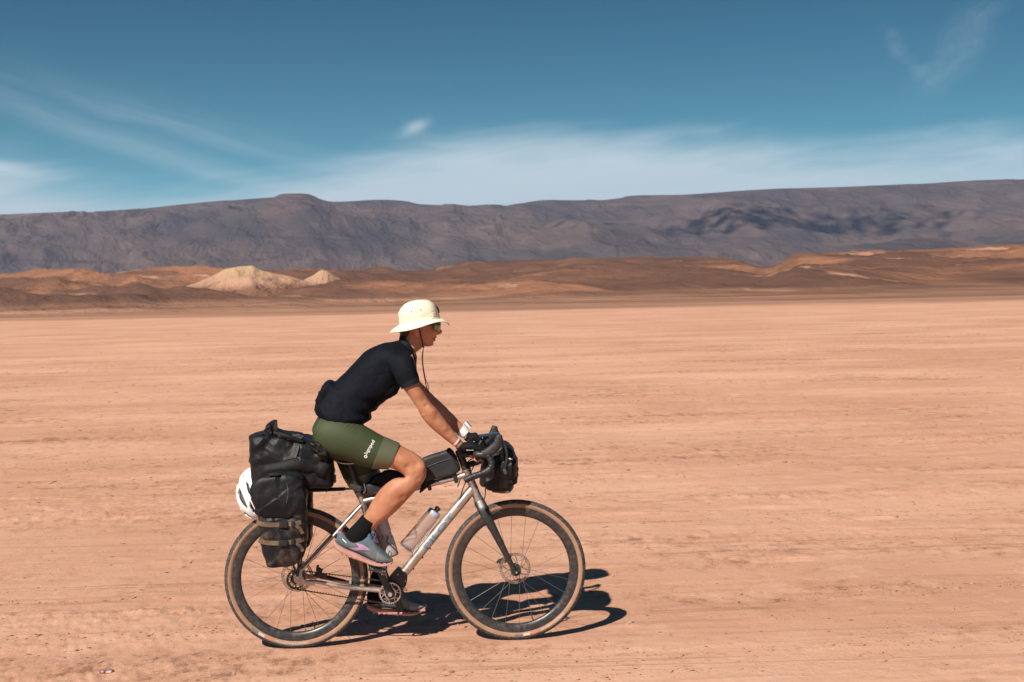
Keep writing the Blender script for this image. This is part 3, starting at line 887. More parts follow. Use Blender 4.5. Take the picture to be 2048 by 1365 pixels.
def tyre_text(th, wheel, C, a0, a1, b0, b1):
    """white lettering and a grey, white and red strip round the near sidewall, outward facing"""
    def wrap(shape, am, rm):
        vs = []
        for v in shape[0]:
            a = am - v.x / 0.327; r = rm + v.y; y = -math.sqrt(max(1e-6, TR ** 2 - (r - TC) ** 2)) - 0.0007
            vs.append(C + V(r * math.cos(a), y, r * math.sin(a)))
        return vs, shape[1]
    s = text_shape('VREDESTEIN AVENTURA', 0.0135, 0.004)
    w = max(v.x for v in s[0]); L = (a0 - a1) * 0.327
    s = ([V(v.x * L / w, v.y, 0) for v in s[0]], s[1])
    th.part('tyre_lettering', wrap(s, a0, 0.3225), M_WHITED, wheel, smooth=False)
    def strip(x0, x1):
        vs, fs = [], []; n = 8
        for i in range(n + 1):
            for j in range(4): vs.append(V(x0 + (x1 - x0) * i / n, 0.0115 * j / 3, 0))
        for i in range(n):
            for j in range(3): fs.append((i * 4 + j, i * 4 + 4 + j, i * 4 + 5 + j, i * 4 + 1 + j))
        return vs, fs
    LL = (b0 - b1) * 0.327
    for f0, f1, m_ in ((0, 0.30, M_REDP), (0.34, 0.64, M_WHITED), (0.66, 1.0, M_GREYP)):
        th.part('tyre_stripe', wrap(strip(LL * f0, LL * f1), b0, 0.3225), m_, wheel, smooth=False)


def wheel(C, rotor_y, phase, ta):
    w = bike.part('wheel', move(rim_s, C), M_RIM)
    bike.part('tyre', move(tyre_s, C), [M_TREAD, M_TAN], w, smooth=35, mi=tyre_mi)
    bike.part('hub', move(hub_s, C), M_BLACK, w)
    bike.part('disc_rotor', move(rotor_shape(rotor_y), C), M_ROTOR, w)
    n = 24
    for k in range(n):
        side = -1 if k % 2 else 1; ah = phase + 2 * PI * k / n
        lead = 1.15 * (1 if (k // 2) % 2 else -1)
        p0 = C + V(0.025 * math.cos(ah + lead), 0.032 * side, 0.025 * math.sin(ah + lead)); p1 = C + V(0.274 * math.cos(ah), 0.003 * side, 0.274 * math.sin(ah))
        d = p1 - p0; q = d.to_track_quat('Z', 'Y').to_matrix().to_4x4()
        bike.copy_part('spoke', spoke_me, Matrix.Translation(p0) @ q @ Matrix.Diagonal((0.00115, 0.00115, d.length, 1)), w)
    va = phase + 2 * PI * 7.5 / n
    va = math.radians(-72)
    bike.part('valve', tube([C + V(0.273 * math.cos(va), 0, 0.273 * math.sin(va)), C + V(0.235 * math.cos(va), 0, 0.235 * math.sin(va))], [0.0035, 0.0026], 8), M_BLACK, w)
    tyre_text(bike, w, C, *[math.radians(q) for q in ta])
    return w


wheel(RC, 0.034, 0.13, (-81, -110, -113, -133))
wheel(FC, 0.034, 0.05, (-43, -69, -71.5, -92))

# ---- frame
BB = at(781, 1185, -0.052); BB.y = 0; BB = V(at(781, 1182, 0).x, 0, at(781, 1182, 0).z)
ST = at(720, 990, 0); HT, HB = at(933, 941, 0), at(957, 1000, 0)
SA = (ST - BB).normalized()


def P(px, py, y=0.0): return at(px, py, y)


bike.part('seat_tube', tube([BB, ST], 0.0150, 20), M_TI)
bike.part('seat_clamp', tube([ST + SA * -0.004, ST + SA * 0.016], 0.0195, 20), M_BLACK)
hd = (HT - HB).normalized()
bike.part('head_tube', tube([HB - hd * 0.002, HB + hd * 0.03, HT - hd * 0.03, HT + hd * 0.002], [0.025, 0.022, 0.0205, 0.0215], 24, 3), M_TI)
bike.part('headset_ring', tube([HB - hd * 0.004, HB + hd * 0.004], 0.0265, 24), M_TI2)
bike.part('headset_ring', tube([HT - hd * 0.001, HT + hd * 0.006], 0.0235, 24), M_TI2)
bike.part('top_tube', tube([P(727, 1003), P(760, 994.5), P(900, 958.5), P(938, 948.5)], [0.0145, 0.0145, 0.0145, 0.0155], 20), M_TI)
dt = tube([P(800, 1156), P(850, 1093), P(925, 1002), P(945, 978)], [0.0235, 0.0245, 0.0245, 0.024], 28, 3)
dto = bike.part('down_tube', dt, M_TI)
lt = text_shape('PILOT', 0.036, 0.003)
wl = max(v.x for v in lt[0]); hl = max(v.y for v in lt[0])
p0, p1 = at(853, 1101, -0.024), at(909, 1031.5, -0.024); L = (p1 - p0).length
lt = ([V(v.x * L / wl, v.y * 0.026 / hl, 0) for v in lt[0]], lt[1])
bike.part('frame_lettering', lay(lt, (p0.x, p0.z), (p1.x - p0.x, p1.z - p0.z), bvh_of(dt), 0.0006), M_BLUEP, dto, smooth=False)
for q in ((852, 1090.5), (837, 1109.5), (819, 1132)):
    c = P(*q); bike.part('boss_bolt', tube([c + V(0.015, 0, -0.0125), c + V(0.0235, 0, -0.0195)], 0.004, 8), M_BLACK, dto)
for sgn in (-1, 1):
    y0 = 0.066 * sgn
    dz_ = P(603, 1163.5, -0.066) if sgn < 0 else P(603, 1163.5, -0.066)
    cs0 = V(dz_.x, y0, dz_.z); e = P(757, 1182, -0.045); cs1 = V(e.x, 0.036 * sgn, e.z)
    bike.part('chain_stay', tube([cs0 + V(0.02, 0, -0.001), cs0 + V(0.09, 0, -0.007), (cs0 + cs1) / 2 + V(0, 0.004 * sgn, -0.002), cs1, V(BB.x - 0.02, 0.02 * sgn, BB.z)],
                                 [0.0075, 0.0095, 0.0105, 0.0115, 0.012], 14, 3), M_TI)
    ss = P(602, 1143, -0.062); s1_ = P(716, 1019, -0.035)
    bike.part('seat_stay', tube([V(ss.x, 0.064 * sgn, ss.z), V((ss.x + s1_.x) / 2, 0.052 * sgn, (ss.z + s1_.z) / 2), V(s1_.x, 0.022 * sgn, s1_.z), V(s1_.x + 0.012, 0.012 * sgn, s1_.z + 0.008)],
                                [0.0072, 0.0080, 0.0088, 0.0085], 14, 3), M_TI)
    pix = [(587, 1152), (592, 1146), (598, 1146), (600, 1138), (605, 1138), (604, 1150), (606, 1158), (616, 1162), (629, 1166), (629, 1171), (612, 1170), (597, 1170), (588, 1163)]
    bike.part('dropout', pprism(pix, -0.066, y0 - 0.004, y0 + 0.004, 0.001), M_TI2)
    for q in ((594.5, 1155.5), (612.5, 1166.5)):
        c = P(*q, -0.066); bike.part('dropout_bolt', tube([V(c.x, y0 + 0.006 * sgn - 0.003, c.z), V(c.x, y0 + 0.006 * sgn + 0.003, c.z)], 0.004, 10), M_STEEL)
# black sleeve on the far chain stay
bike.part('stay_protector', tube([P(640, 1153, 0.062), P(665, 1158, 0.06), P(690, 1164, 0.055)], [0.013, 0.012, 0.011], 12, 3), M_RUBBER)
bike.part('bottom_bracket', tube([V(BB.x, -0.042, BB.z), V(BB.x, 0.042, BB.z)], 0.022, 20), M_TI2)
gb = bike.part('gearbox_guard', pprism([(778, 1158), (796, 1137), (813, 1147), (815, 1156), (813, 1170), (803, 1185), (790, 1190), (778, 1180)], -0.03, -0.034, 0.034, 0.006), M_BLACK)
for q in ((795.5, 1149.5), (811, 1163), (801, 1180)):
    c = P(*q, -0.034); bike.part('guard_bolt', tube([V(c.x, -0.0365, c.z), V(c.x, -0.033, c.z)], 0.003, 8), M_STEEL, gb)

# ---- fork
fk = []
AX = FC
for sgn in (-1, 1):
    y0 = 0.056 * sgn
    secs = []
    for (a, b_), w_, y_ in (((958, 1003), 0.025, 0.018), ((966, 1020), 0.0265, 0.045), ((981, 1049), 0.0205, 0.055), ((1006, 1098), 0.0150, 0.057), ((1024, 1133), 0.0115, 0.057), ((1031, 1148), 0.0110, 0.056)):
        c = P(a, b_, -0.05); secs.append((V(c.x, y_ * sgn, c.z), V(0.89, 0, 0.45) * w_, V(0, 0.0125 if w_ > 0.02 else 0.0095, 0), 2.6))
    fk.append(loft(secs, 20, 4))
crown = tube([HB + hd * -0.002, HB - hd * 0.02, HB - hd * 0.034], [0.0245, 0.029, 0.024], 20, 3)
cr = P(966, 1017, 0)
fko = bike.part('fork', join(crown, *fk, tube([V(cr.x - 0.006, -0.05, cr.z), V(cr.x - 0.006, 0.05, cr.z)], 0.017, 14)), M_CARBON)
bike.part('through_axle', tube([FC + V(0, -0.066, 0), FC + V(0, 0.066, 0)], 0.0075, 14), M_BLACK, fko)
bike.part('axle_bolt', tube([FC + V(0, -0.069, 0), FC + V(0, -0.065, 0)], 0.0045, 10), M_STEEL, fko)
# ---- brake calipers on the far side
c = P(1003, 1122, 0.05)
bike.part('brake_caliper', join(box(c, (0.034, 0.03, 0.02), 0.004, Matrix.Rotation(-0.3, 3, 'Y')), box(c + V(0.022, 0, 0.006), (0.03, 0.03, 0.028), 0.005, Matrix.Rotation(-0.5, 3, 'Y')),
                                tube([c + V(-0.015, 0, -0.002), c + V(-0.024, -0.004, -0.006)], 0.006, 8)), M_BLACK)
c = P(637, 1146, 0.05)
bike.part('brake_caliper', join(box(c, (0.028, 0.03, 0.05), 0.005, Matrix.Rotation(0.5, 3, 'Y')), box(c + V(-0.004, 0, 0.026), (0.012, 0.02, 0.026), 0.003, Matrix.Rotation(0.2, 3, 'Y')),
                                box(c + V(0.022, 0, -0.016), (0.04, 0.024, 0.018), 0.004)), M_BLACK)

# ---- belt drive
CRK = V(BB.x, -0.05, BB.z); COG = V(RC.x + 0.004, -0.05, RC.z + 0.0)
r1, r2 = 0.0565, 0.0475


def belt_path():
    d = CRK - COG; D_ = math.hypot(d.x, d.z); base = math.atan2(d.z, d.x); al = math.acos((r2 - r1) / D_)
    pts = []
    n = 30
    for i in range(n + 1):                       # round the rear sprocket
        a = base + al + (2 * PI - 2 * al) * i / n; pts.append((COG.x + r2 * math.cos(a), COG.z + r2 * math.sin(a), a))
    a_lo = base - al
    for i in range(n + 1):                       # round the chainring
        a = a_lo + 2 * al * i / n; pts.append((CRK.x + r1 * math.cos(a), CRK.z + r1 * math.sin(a), a))
    return pts


bp = belt_path(); dense = []
for i in range(len(bp)):
    x0, z0, _ = bp[i]; x1, z1, _ = bp[(i + 1) % len(bp)]; L = math.hypot(x1 - x0, z1 - z0); m_ = max(1, int(L / 0.0035))
    dense += [(x0 + (x1 - x0) * j / m_, z0 + (z1 - z0) * j / m_) for j in range(m_)]
cx_, cz_ = (CRK.x + COG.x) / 2, (CRK.z + COG.z) / 2
vs, fs = [], []; n = len(dense); acc = 0.0; teeth = []
for i, (x, z) in enumerate(dense):
    a, b_ = dense[i - 1], dense[(i + 1) % n]; tx, tz = b_[0] - a[0], b_[1] - a[1]; l_ = math.hypot(tx, tz); nx, nz = tz / l_, -tx / l_
    for off, y in ((0.0015, -0.056), (0.0015, -0.044), (-0.0012, -0.044), (-0.0012, -0.056)): vs.append(V(x + nx * off, y, z + nz * off))
    acc += math.hypot(x - a[0], z - a[1]) if i else 0
    if acc > 0.011:
        acc = 0; teeth.append(box((x - nx * 0.0026, -0.05, z - nz * 0.0026), (0.0052, 0.012, 0.0046), 0.0006, Matrix.Rotation(-math.atan2(tz, tx), 3, 'Y')))
for i in range(n):
    for j in range(4): a, b_ = i * 4 + j, i * 4 + (j + 1) % 4; c_, d_ = ((i + 1) % n) * 4 + j, ((i + 1) % n) * 4 + (j + 1) % 4; fs.append((a, c_, d_, b_))
bike.part('drive_belt', join((vs, fs), *teeth), M_RUBBER, smooth=30)


def sprocket(C, r, nt_, inner, spokes, y, hub_r):
    sh = [lathe_y([(r - 0.003, y - 0.003), (r - 0.003, y + 0.003), (inner, y + 0.003), (inner, y - 0.003)], 72, (C.x, 0, C.z)),
          lathe_y([(hub_r, y - 0.003), (hub_r, y + 0.003), (hub_r - 0.006, y + 0.003), (hub_r - 0.006, y - 0.003)], 36, (C.x, 0, C.z))]
    for k in range(nt_):
        a = 2 * PI * k / nt_
        sh.append(box((C.x + (r - 0.002) * math.cos(a), y, C.z + (r - 0.002) * math.sin(a)), (0.0048, 0.008, 0.0034), 0.0, Matrix.Rotation(-a, 3, 'Y')))
    for k in range(spokes):
        a = 2 * PI * k / spokes + 0.2
        for da in (0.22, -0.22):
            sh.append(tube([V(C.x + (hub_r - 0.002) * math.cos(a), y, C.z + (hub_r - 0.002) * math.sin(a)), V(C.x + (inner + 0.001) * math.cos(a + da), y, C.z + (inner + 0.001) * math.sin(a + da))], 0.0022, 6))
    return join(*sh)


bike.part('chainring', sprocket(CRK, r1 - 0.0005, 34, 0.048, 6, -0.052, 0.030), M_STEEL)
bike.part('rear_sprocket', sprocket(COG, r2 - 0.001, 28, 0.039, 6, -0.05, 0.022), M_BLACK)

# ---- cranks and pedals
cn = P(754, 1131, -0.085); cv = V(cn.x - BB.x, 0, cn.z - BB.z).normalized(); CL = 0.150
for sgn in (-1, 1):
    v = cv * (-sgn); y0 = 0.072 * sgn
    a_, b_ = V(BB.x, y0 - 0.006 * sgn, BB.z), V(BB.x, y0 + 0.012 * sgn, BB.z) + v * CL; w_ = V(v.z, 0, -v.x)
    arm = loft([(a_ - v * 0.022, w_ * 0.016, V(0, 0.008, 0), 3), (a_, w_ * 0.022, V(0, 0.009, 0), 3), (a_ + v * 0.05, w_ * 0.0165, V(0, 0.008, 0), 3), (b_ - v * 0.02, w_ * 0.0145, V(0, 0.007, 0), 3), (b_ + v * 0.014, w_ * 0.012, V(0, 0.006, 0), 3)], 20, 4)
    ca = bike.part('crank_arm', arm, M_CARBON)
    bike.part('crank_bolt', tube([V(BB.x, y0 - 0.018 * (1 if sgn > 0 else -1) * -1 + 0.0, BB.z), V(BB.x, y0 + 0.004 * sgn, BB.z)], 0.010, 16), M_STEEL, ca)
    bike.part('pedal_eye', tube([b_ + V(0, 0.007 * sgn, 0), b_ + V(0, 0.009 * sgn, 0)], 0.0055, 12), M_STEEL, ca)
    pc = b_ + V(0, 0.058 * sgn, 0); tilt = Matrix.Rotation(0.28 if sgn < 0 else -0.05, 3, 'Y')
    ped = [box(pc, (0.088, 0.09, 0.013), 0.004, tilt)]
    pd = bike.part('pedal', join(*ped, tube([b_, pc], 0.006, 10)), M_BLACK)
    for k, (ux, uy) in enumerate(((-0.036, -0.03), (-0.036, 0.03), (0.036, -0.03), (0.036, 0.03), (-0.026, -0.038), (0.026, -0.038))):
        o_ = pc + tilt @ V(ux, uy * 1.1, 0)
        bike.part('pedal_pin', tube([o_ + tilt @ V(0, 0, -0.011), o_ + tilt @ V(0, 0, 0.010)], 0.0028, 8), M_STEEL, pd)

# ---- saddle and seat post
SP = P(694, 918, 0)
bike.part('seat_post', tube([ST - SA * 0.03, V(SP.x, 0, SP.z)], 0.0136, 18), M_BLACK)
bike.part('seat_post_collar', box(P(712, 975, 0), (0.062, 0.05, 0.03), 0.006, Matrix.Rotation(0.3, 3, 'Y')), M_BLACK)
sdl = [((650, 903), (652, 915), 0.068), ((664, 902), (664, 919), 0.070), ((690, 906), (690, 921), 0.055), ((715, 909), (715, 922), 0.030), ((740, 910), (740, 921), 0.020), ((756, 912), (755, 920), 0.012)]
so = bike.part('saddle', pl([(a, b_, 0, w_, 2.6) for a, b_, w_ in sdl], 24, 5), M_LEATHER)
for sgn in (-1, 1):
    bike.part('saddle_rail', tube([P(664, 918, 0.02 * sgn), P(680, 926, 0.022 * sgn), P(708, 927, 0.022 * sgn), P(738, 919, 0.012 * sgn)], 0.0035, 8, 4), M_STEEL, so)

# ---- bars, stem, hoods, levers
stm_top = HT + hd * 0.105
bike.part('stem', join(tube([HT + hd * 0.004, stm_top], 0.0185, 20), tube([stm_top - hd * 0.02 + V(0.0, 0, 0), P(950, 907, 0)], [0.018, 0.0185], 18),
                       tube([P(951, 907, -0.024), P(951, 907, 0.024)], 0.0225, 20), tube([stm_top, stm_top + hd * 0.005], 0.016, 16)), M_BLACK)
BC = P(952, 908, -0.12); BC = V(BC.x, 0, BC.z)
bars = []
for sgn in (-1, 1):
    def q(px, py, y): p = at(px, py, -y); return V(p.x, y * sgn, p.z)
    top = [V(BC.x, 0, BC.z), V(BC.x, 0.10 * sgn, BC.z), V(BC.x, 0.165 * sgn, BC.z), q(953, 909, 0.192), q(963, 910, 0.205), q(972, 908, 0.208), q(980, 909, 0.210)]
    drop = [q(968, 907, 0.208), q(978, 914, 0.211), q(983.5, 926, 0.214), q(979, 938.5, 0.217), q(966, 946.5, 0.220), q(948, 953, 0.224), q(932, 960, 0.228)]
    sh = [tube(top, [0.0155, 0.0155, 0.0165, 0.0165, 0.0165, 0.0165, 0.015], 16, 5), tube(drop, 0.0155, 16, 5)]
    # overlapping wraps of the tape
    for path in (top[2:], drop):
        d_ = catmull([tuple(p) for p in path], 7)
        for i in range(2, len(d_) - 1, 4):
            a_, b_ = Vector(d_[i - 1]), Vector(d_[i + 1]); c_ = Vector(d_[i])
            sh.append(tube([c_ - (b_ - a_).normalized() * 0.005, c_, c_ + (b_ - a_).normalized() * 0.005], [0.0158, 0.0172, 0.0156], 16))
    bars.append(join(*sh))
bo = bike.part('handlebar', join(*bars), M_TAPE)
for sgn in (-1, 1):
    def q(px, py, y=0.208): p = at(px, py, -y); return V(p.x, y * sgn, p.z)
    e = q(932, 960, 0.228); e2 = q(928.5, 961.5, 0.229)
    bike.part('bar_end_plug', tube([e, e2], 0.0145, 14), M_RUBBER, bo)
    hs = []
    for a_, b_, w_ in (((962, 902), (968, 918), 0.017), ((974, 895.5), (982, 913), 0.0175), ((985, 886), (996, 902), 0.0165), ((989.5, 877.5), (1004, 889), 0.016), ((991.5, 872.5), (1006, 880), 0.016), ((994, 868.5), (1004.5, 871), 0.013)):
        A, B = q(*a_), q(*b_); hs.append(((A + B) / 2, (A - B) / 2, V(0, w_, 0), 2.5))
    bike.part('brake_hood', loft(hs, 18, 5), M_RUBBER)
    lv = [q(1003, 878), q(1009, 890), q(1013, 905), q(1012.5, 922), q(1009, 938)]
    bike.part('brake_lever', tube(lv, [0.006, 0.0062, 0.006, 0.0055, 0.005], 10, 4, flat=1.5), M_BLACK)
# cables
for pts in ([(958, 912, -0.05), (944, 940, -0.06), (928, 972, -0.035), (921, 995, -0.02), (918, 1012, -0.012)], [(960, 912, 0.05), (968, 950, 0.0), (971, 985, -0.03), (967, 1004, -0.03)],
            [(955, 912, 0.03), (935, 925, 0.04), (924, 950, 0.03), (915, 975, 0.018)]):
    bike.part('brake_hose', tube([P(*p) for p in pts], 0.0027, 8, 5), M_RUBBER)
bike.part('phone_mount', join(tube([P(951, 905, 0), P(962, 884, 0), P(972, 877, 0)], 0.008, 10, 3), box(P(972, 876, 0), (0.03, 0.03, 0.008), 0.002)), M_BLACK)

# ---- luggage rack
RT = P(640, 980, 0).z
rk = [tube([V(P(510, 980).x, y, RT), V(P(690, 980).x, y * 0.5, RT)], 0.005, 8) for y in (-0.06, -0.02, 0.02, 0.06)]
rk += [tube([V(P(px, 980).x, -0.06, RT), V(P(px, 980).x, 0.06, RT)], 0.005, 8) for px in (512, 560, 610, 655)]
rk.append(box(V(P(685, 979).x, 0, RT), (0.10, 0.012, 0.010), 0.003))
for sgn in (-1, 1):
    for px in (540, 612):
        rk.append(tube([V(P(px, 980).x, 0.062 * sgn, RT), V(P(px, 980).x * 0.8, 0.078 * sgn, RT - 0.1), V(P(598, 1146).x, 0.078 * sgn, P(598, 1146).z)], 0.0055, 8, 4))
rko = bike.part('luggage_rack', join(*rk), M_BLACK)

# ---- bottle cages
for name_, b0_, t0_ in (('down', (814, 1095), (882, 1012)), ('seat', (781, 1110), (746, 1003))):
    B0, T0 = P(*b0_), P(*t0_); ax = (T0 - B0).normalized(); pr = V(ax.z, 0, -ax.x)
    if name_ == 'seat': pr = -pr
    r_ = 0.0385; sh = []
    wire = lambda pts, k=4: sh.append(tube(pts, 0.0026, 8, k))
    fr = B0 + pr * 0.0
    for sgn in (-1, 1):
        wire([B0 + pr * (r_ + 0.004) + V(0, 0.012 * sgn, 0) - ax * 0.006, B0 + pr * (r_ + 0.004) + V(0, 0.012 * sgn, 0) + ax * 0.13])
        wire([B0 - pr * r_ * 0.95 + V(0, 0.018 * sgn, 0) - ax * 0.006, B0 - pr * r_ * 0.9 + V(0, 0.026 * sgn, 0) + ax * 0.015, B0 - pr * r_ * 0.35 + V(0, 0.040 * sgn, 0) + ax * 0.06,
              B0 - pr * 0.006 + V(0, 0.042 * sgn, 0) + ax * 0.075, B0 - pr * 0.022 + V(0, 0.038 * sgn, 0) + ax * 0.10], 5)
    wire([B0 + pr * (r_ + 0.004) + V(0, -0.012, 0) - ax * 0.006, B0 + V(0, -0.018, 0) - ax * 0.008, B0 - pr * r_ * 0.95 + V(0, -0.018, 0) - ax * 0.006, B0 - pr * r_ * 0.95 + V(0, 0.018, 0) - ax * 0.006,
          B0 + V(0, 0.018, 0) - ax * 0.008, B0 + pr * (r_ + 0.004) + V(0, 0.012, 0) - ax * 0.006], 1)
    bike.part('bottle_cage', join(*sh), M_STEEL if name_ == 'down' else M_BLACK)

# ================================================================== bottles, bags and other things carried
def bottle_mat(name, tint, tr):
    m, t, b = principled(name)
    b.inputs['Base Color'].default_value = (*tint, 1); b.inputs['Roughness'].default_value = 0.3
    b.inputs['Transmission Weight'].default_value = tr; b.inputs['IOR'].default_value = 1.12
    return m


M_BOT = bottle_mat('frosted clear plastic', (0.74, 0.71, 0.71), 0.86)
M_BOT2 = mat('scuffed frosted plastic', (0.40, 0.36, 0.35), 0.5, col2=(0.16, 0.11, 0.09), scale=25, lo=0.5, hi=0.7, stretch=(3, 3, 0.6))
M_CAP = mat('grey blue bottle cap', (0.33, 0.38, 0.45), 0.4)


def bottle(label, b0_, t0_, body_m, L):
    B0, T0 = P(*b0_), P(*t0_); ax = (T0 - B0).normalized(); pr = V(ax.z, 0, -ax.x); y = V(0, 1, 0)
    prof = [(0.0, 0.030), (0.006, 0.0355), (0.075, 0.0365), (0.105, 0.034), (0.116, 0.0335), (0.128, 0.036), (0.165, 0.0365), (0.183, 0.034), (0.192, 0.031)]
    k = L / 0.192
    th = Thing('water_bottle', label, 'bottle', B0, group=None)
    th.part('bottle_body', loft([(B0 + ax * (s_ * k), pr * r_, y * r_) for s_, r_ in prof], 32, 4), body_m)
    e = B0 + ax * L
    cap = th.part('cap', loft([(e - ax * 0.004, pr * 0.0335, y * 0.0335), (e + ax * 0.002, pr * 0.035, y * 0.035), (e + ax * 0.016, pr * 0.034, y * 0.034), (e + ax * 0.021, pr * 0.028, y * 0.028)], 28, 3), M_CAP)
    th.part('nozzle', loft([(e + ax * 0.018, pr * 0.014, y * 0.014), (e + ax * 0.030, pr * 0.011, y * 0.011), (e + ax * 0.032, pr * 0.0145, y * 0.0145), (e + ax * 0.042, pr * 0.0145, y * 0.0145), (e + ax * 0.046, pr * 0.010, y * 0.010)], 20, 2), M_RUBBER, cap)


bottle('frosted clear water bottle with grey cap in the cage on the down tube', (814, 1093), (876, 1017), M_BOT, 0.205)
bottle('muddy frosted water bottle on the seat tube, half behind the calf', (783, 1109), (750, 1010), M_BOT2, 0.185)

ph = Thing('phone', 'slim phone lying on the mount above the handlebar', 'phone', P(977, 874, 0))
M_PH = mat('blue grey phone case', (0.012, 0.028, 0.042), 0.35)
M_SCR = mat('phone glass', (0.02, 0.04, 0.055), 0.12)
rot = Matrix.Rotation(-0.10, 3, 'Y')
pc = P(978, 870, 0)
po = ph.part('phone_body', box(pc, (0.104, 0.068, 0.009), 0.003, rot), M_PH)
ph.part('screen', box(pc + rot @ V(0, 0, 0.0049), (0.098, 0.062, 0.0012), 0.0003, rot), M_SCR)

# ---- soft bags
def soft(pix, y_sil, y0, y1, p=4.0, amp=0.006, fs_=14.0, seed=0.0, n=112, m=30, dirv=None, fold=0.5, puff=0.0, creases_n=16):
    """a stuffed bag: outline pixels read at plane y_sil, spread between y0 and y1, with creases"""
    pts = [at(a, b, y_sil) for a, b in pix]; pts = [(q.x, q.z) for q in pts]
    L = [0.0]; cl_ = pts + [pts[0]]
    for i in range(len(pts)): L.append(L[-1] + math.hypot(cl_[i + 1][0] - cl_[i][0], cl_[i + 1][1] - cl_[i][1]))
    xs = np.interp(np.linspace(0, L[-1], n, endpoint=False), L, [q[0] for q in cl_]); zs = np.interp(np.linspace(0, L[-1], n, endpoint=False), L, [q[1] for q in cl_])
    for _ in range(2):
        xs = 0.25 * np.roll(xs, 1) + 0.5 * xs + 0.25 * np.roll(xs, -1); zs = 0.25 * np.roll(zs, 1) + 0.5 * zs + 0.25 * np.roll(zs, -1)
    cx, cz = xs.mean(), zs.mean(); vs, fs = [], []
    rings = []
    for i in range(m + 1):
        a = -PI / 2 + PI * i / m; sy = math.copysign(abs(math.sin(a)) ** (2 / p), math.sin(a)); sc = abs(math.cos(a)) ** (2 / p)
        rings.append((y0 + y1) / 2 + (y1 - y0) / 2 * sy); 
        for j in range(n):
            k = sc; x, z = cx + (xs[j] - cx) * k, cz + (zs[j] - cz) * k
            y = rings[-1] + puff * (1 - k) * 0 
            vs.append(V(x, y, z))
    # extra rings fill the two flat sides
    def fill(i0, sgn):
        prev = i0
        for q in (0.82, 0.62, 0.42, 0.22):
            o_ = len(vs)
            for j in range(n):
                b_ = vs[i0 + j]; vs.append(V(cx + (b_.x - cx) * q, b_.y + sgn * puff * (1 - q * q), cz + (b_.z - cz) * q))
            for j in range(n): fs.append((prev + j, prev + (j + 1) % n, o_ + (j + 1) % n, o_ + j))
            prev = o_
        vs.append(V(cx, vs[prev].y + sgn * puff * 0.05, cz)); c0 = len(vs) - 1
        for j in range(n): fs.append((prev + j, prev + (j + 1) % n, c0))
    i_a = 2; i_b = m - 2
    for i in range(i_a, i_b):
        for j in range(n): a, b_ = i * n + j, i * n + (j + 1) % n; fs.append((a, b_, b_ + n, a + n))
    fill(i_a * n, -1); fill(i_b * n, 1)
    used = sorted({i for f in fs for i in f}); mp = {u: i for i, u in enumerate(used)}
    vs = [vs[u] for u in used]; fs = [tuple(mp[i] for i in f) for f in fs]
    me = new_mesh('t', (vs, fs), [], True); nr = [v.normal.copy() for v in me.vertices]; bpy.data.meshes.remove(me)
    rc = random.Random(int(seed * 100) + 7); ext = max(xs.max() - xs.min(), zs.max() - zs.min())
    cr_ = []
    for _ in range(creases_n):
        c_ = V(rc.uniform(xs.min(), xs.max()), y0 if rc.random() < 0.7 else rc.uniform(y0, y1), rc.uniform(zs.min(), zs.max()))
        th_ = rc.uniform(0, PI); u_ = V(math.cos(th_), rc.uniform(-0.3, 0.3), math.sin(th_)).normalized(); w_ = V(-u_.z, 0, u_.x).normalized()
        cr_.append((c_, u_, w_, ext * rc.uniform(0.10, 0.28), ext * rc.uniform(0.018, 0.04), rc.choice((-1.0, -1.0, 0.9))))
    out_ = []
    for v, nn in zip(vs, nr):
        w = v.copy()
        if dirv: w = V(v.x * dirv[0], v.y * dirv[1], v.z * dirv[2])
        a = noise.fractal(w * fs_ + V(seed, 0, 0), 0.9, 2.1, 4)
        r_ = 1 - abs(noise.noise(w * fs_ * 0.8 + V(0, seed, 3))) * 2
        cz_ = 0.0
        for c_, u_, w_, la, wa, sg in cr_:
            d_ = v - c_; p_ = d_.dot(u_) / la
            if abs(p_) < 2.2:
                q_ = d_.dot(w_) / wa + 0.6 * noise.noise(v * 16); cz_ += sg * math.exp(-p_ * p_) * (math.exp(-abs(q_)) - 0.45 * math.exp(-abs(q_ + 2.0) * 0.8))
        out_.append(v + nn * amp * (a * (1 - fold) + fold * (r_ - 0.4) * 1.2 + 1.1 * cz_))
    return out_, fs


def bagmat(name, col, dust, dcol, rough=0.5, ds=9):
    m, t, b = principled(name)
    b.inputs['Specular IOR Level'].default_value = 0.2
    c = t.nodes.new('ShaderNodeTexCoord'); n1_ = noise_n(t, c.outputs['Object'], ds, 7, 0.7, 0.4); f = n1_.step(0.45, 0.75) * dust
    n2_ = noise_n(t, c.outputs['Object'], 5.0, 3, 0.5)
    col_s = mixc(t, f, mixc(t, n2_.step(0.3, 0.7), col, tuple(q * 1.6 for q in col)), dcol); t.links.new(col_s, b.inputs['Base Color'])
    t.links.new((f * 0.35 + rough).s, b.inputs['Roughness'])
    bn = t.nodes.new('ShaderNodeBump'); bn.inputs['Distance'].default_value = 0.004; bn.inputs['Strength'].default_value = 0.5
    w = noise_n(t, c.outputs['Object'], 22.0, 3, 0.5, 1.2); t.links.new(w.s, bn.inputs['Height'])
    bn3 = t.nodes.new('ShaderNodeBump'); bn3.inputs['Distance'].default_value = 0.0004; bn3.inputs['Strength'].default_value = 0.5
    t.links.new(noise_n(t, c.outputs['Object'], 500.0, 2).s, bn3.inputs['Height']); t.links.new(bn.outputs[0], bn3.inputs['Normal']); t.links.new(bn3.outputs[0], b.inputs['Normal'])
    return m


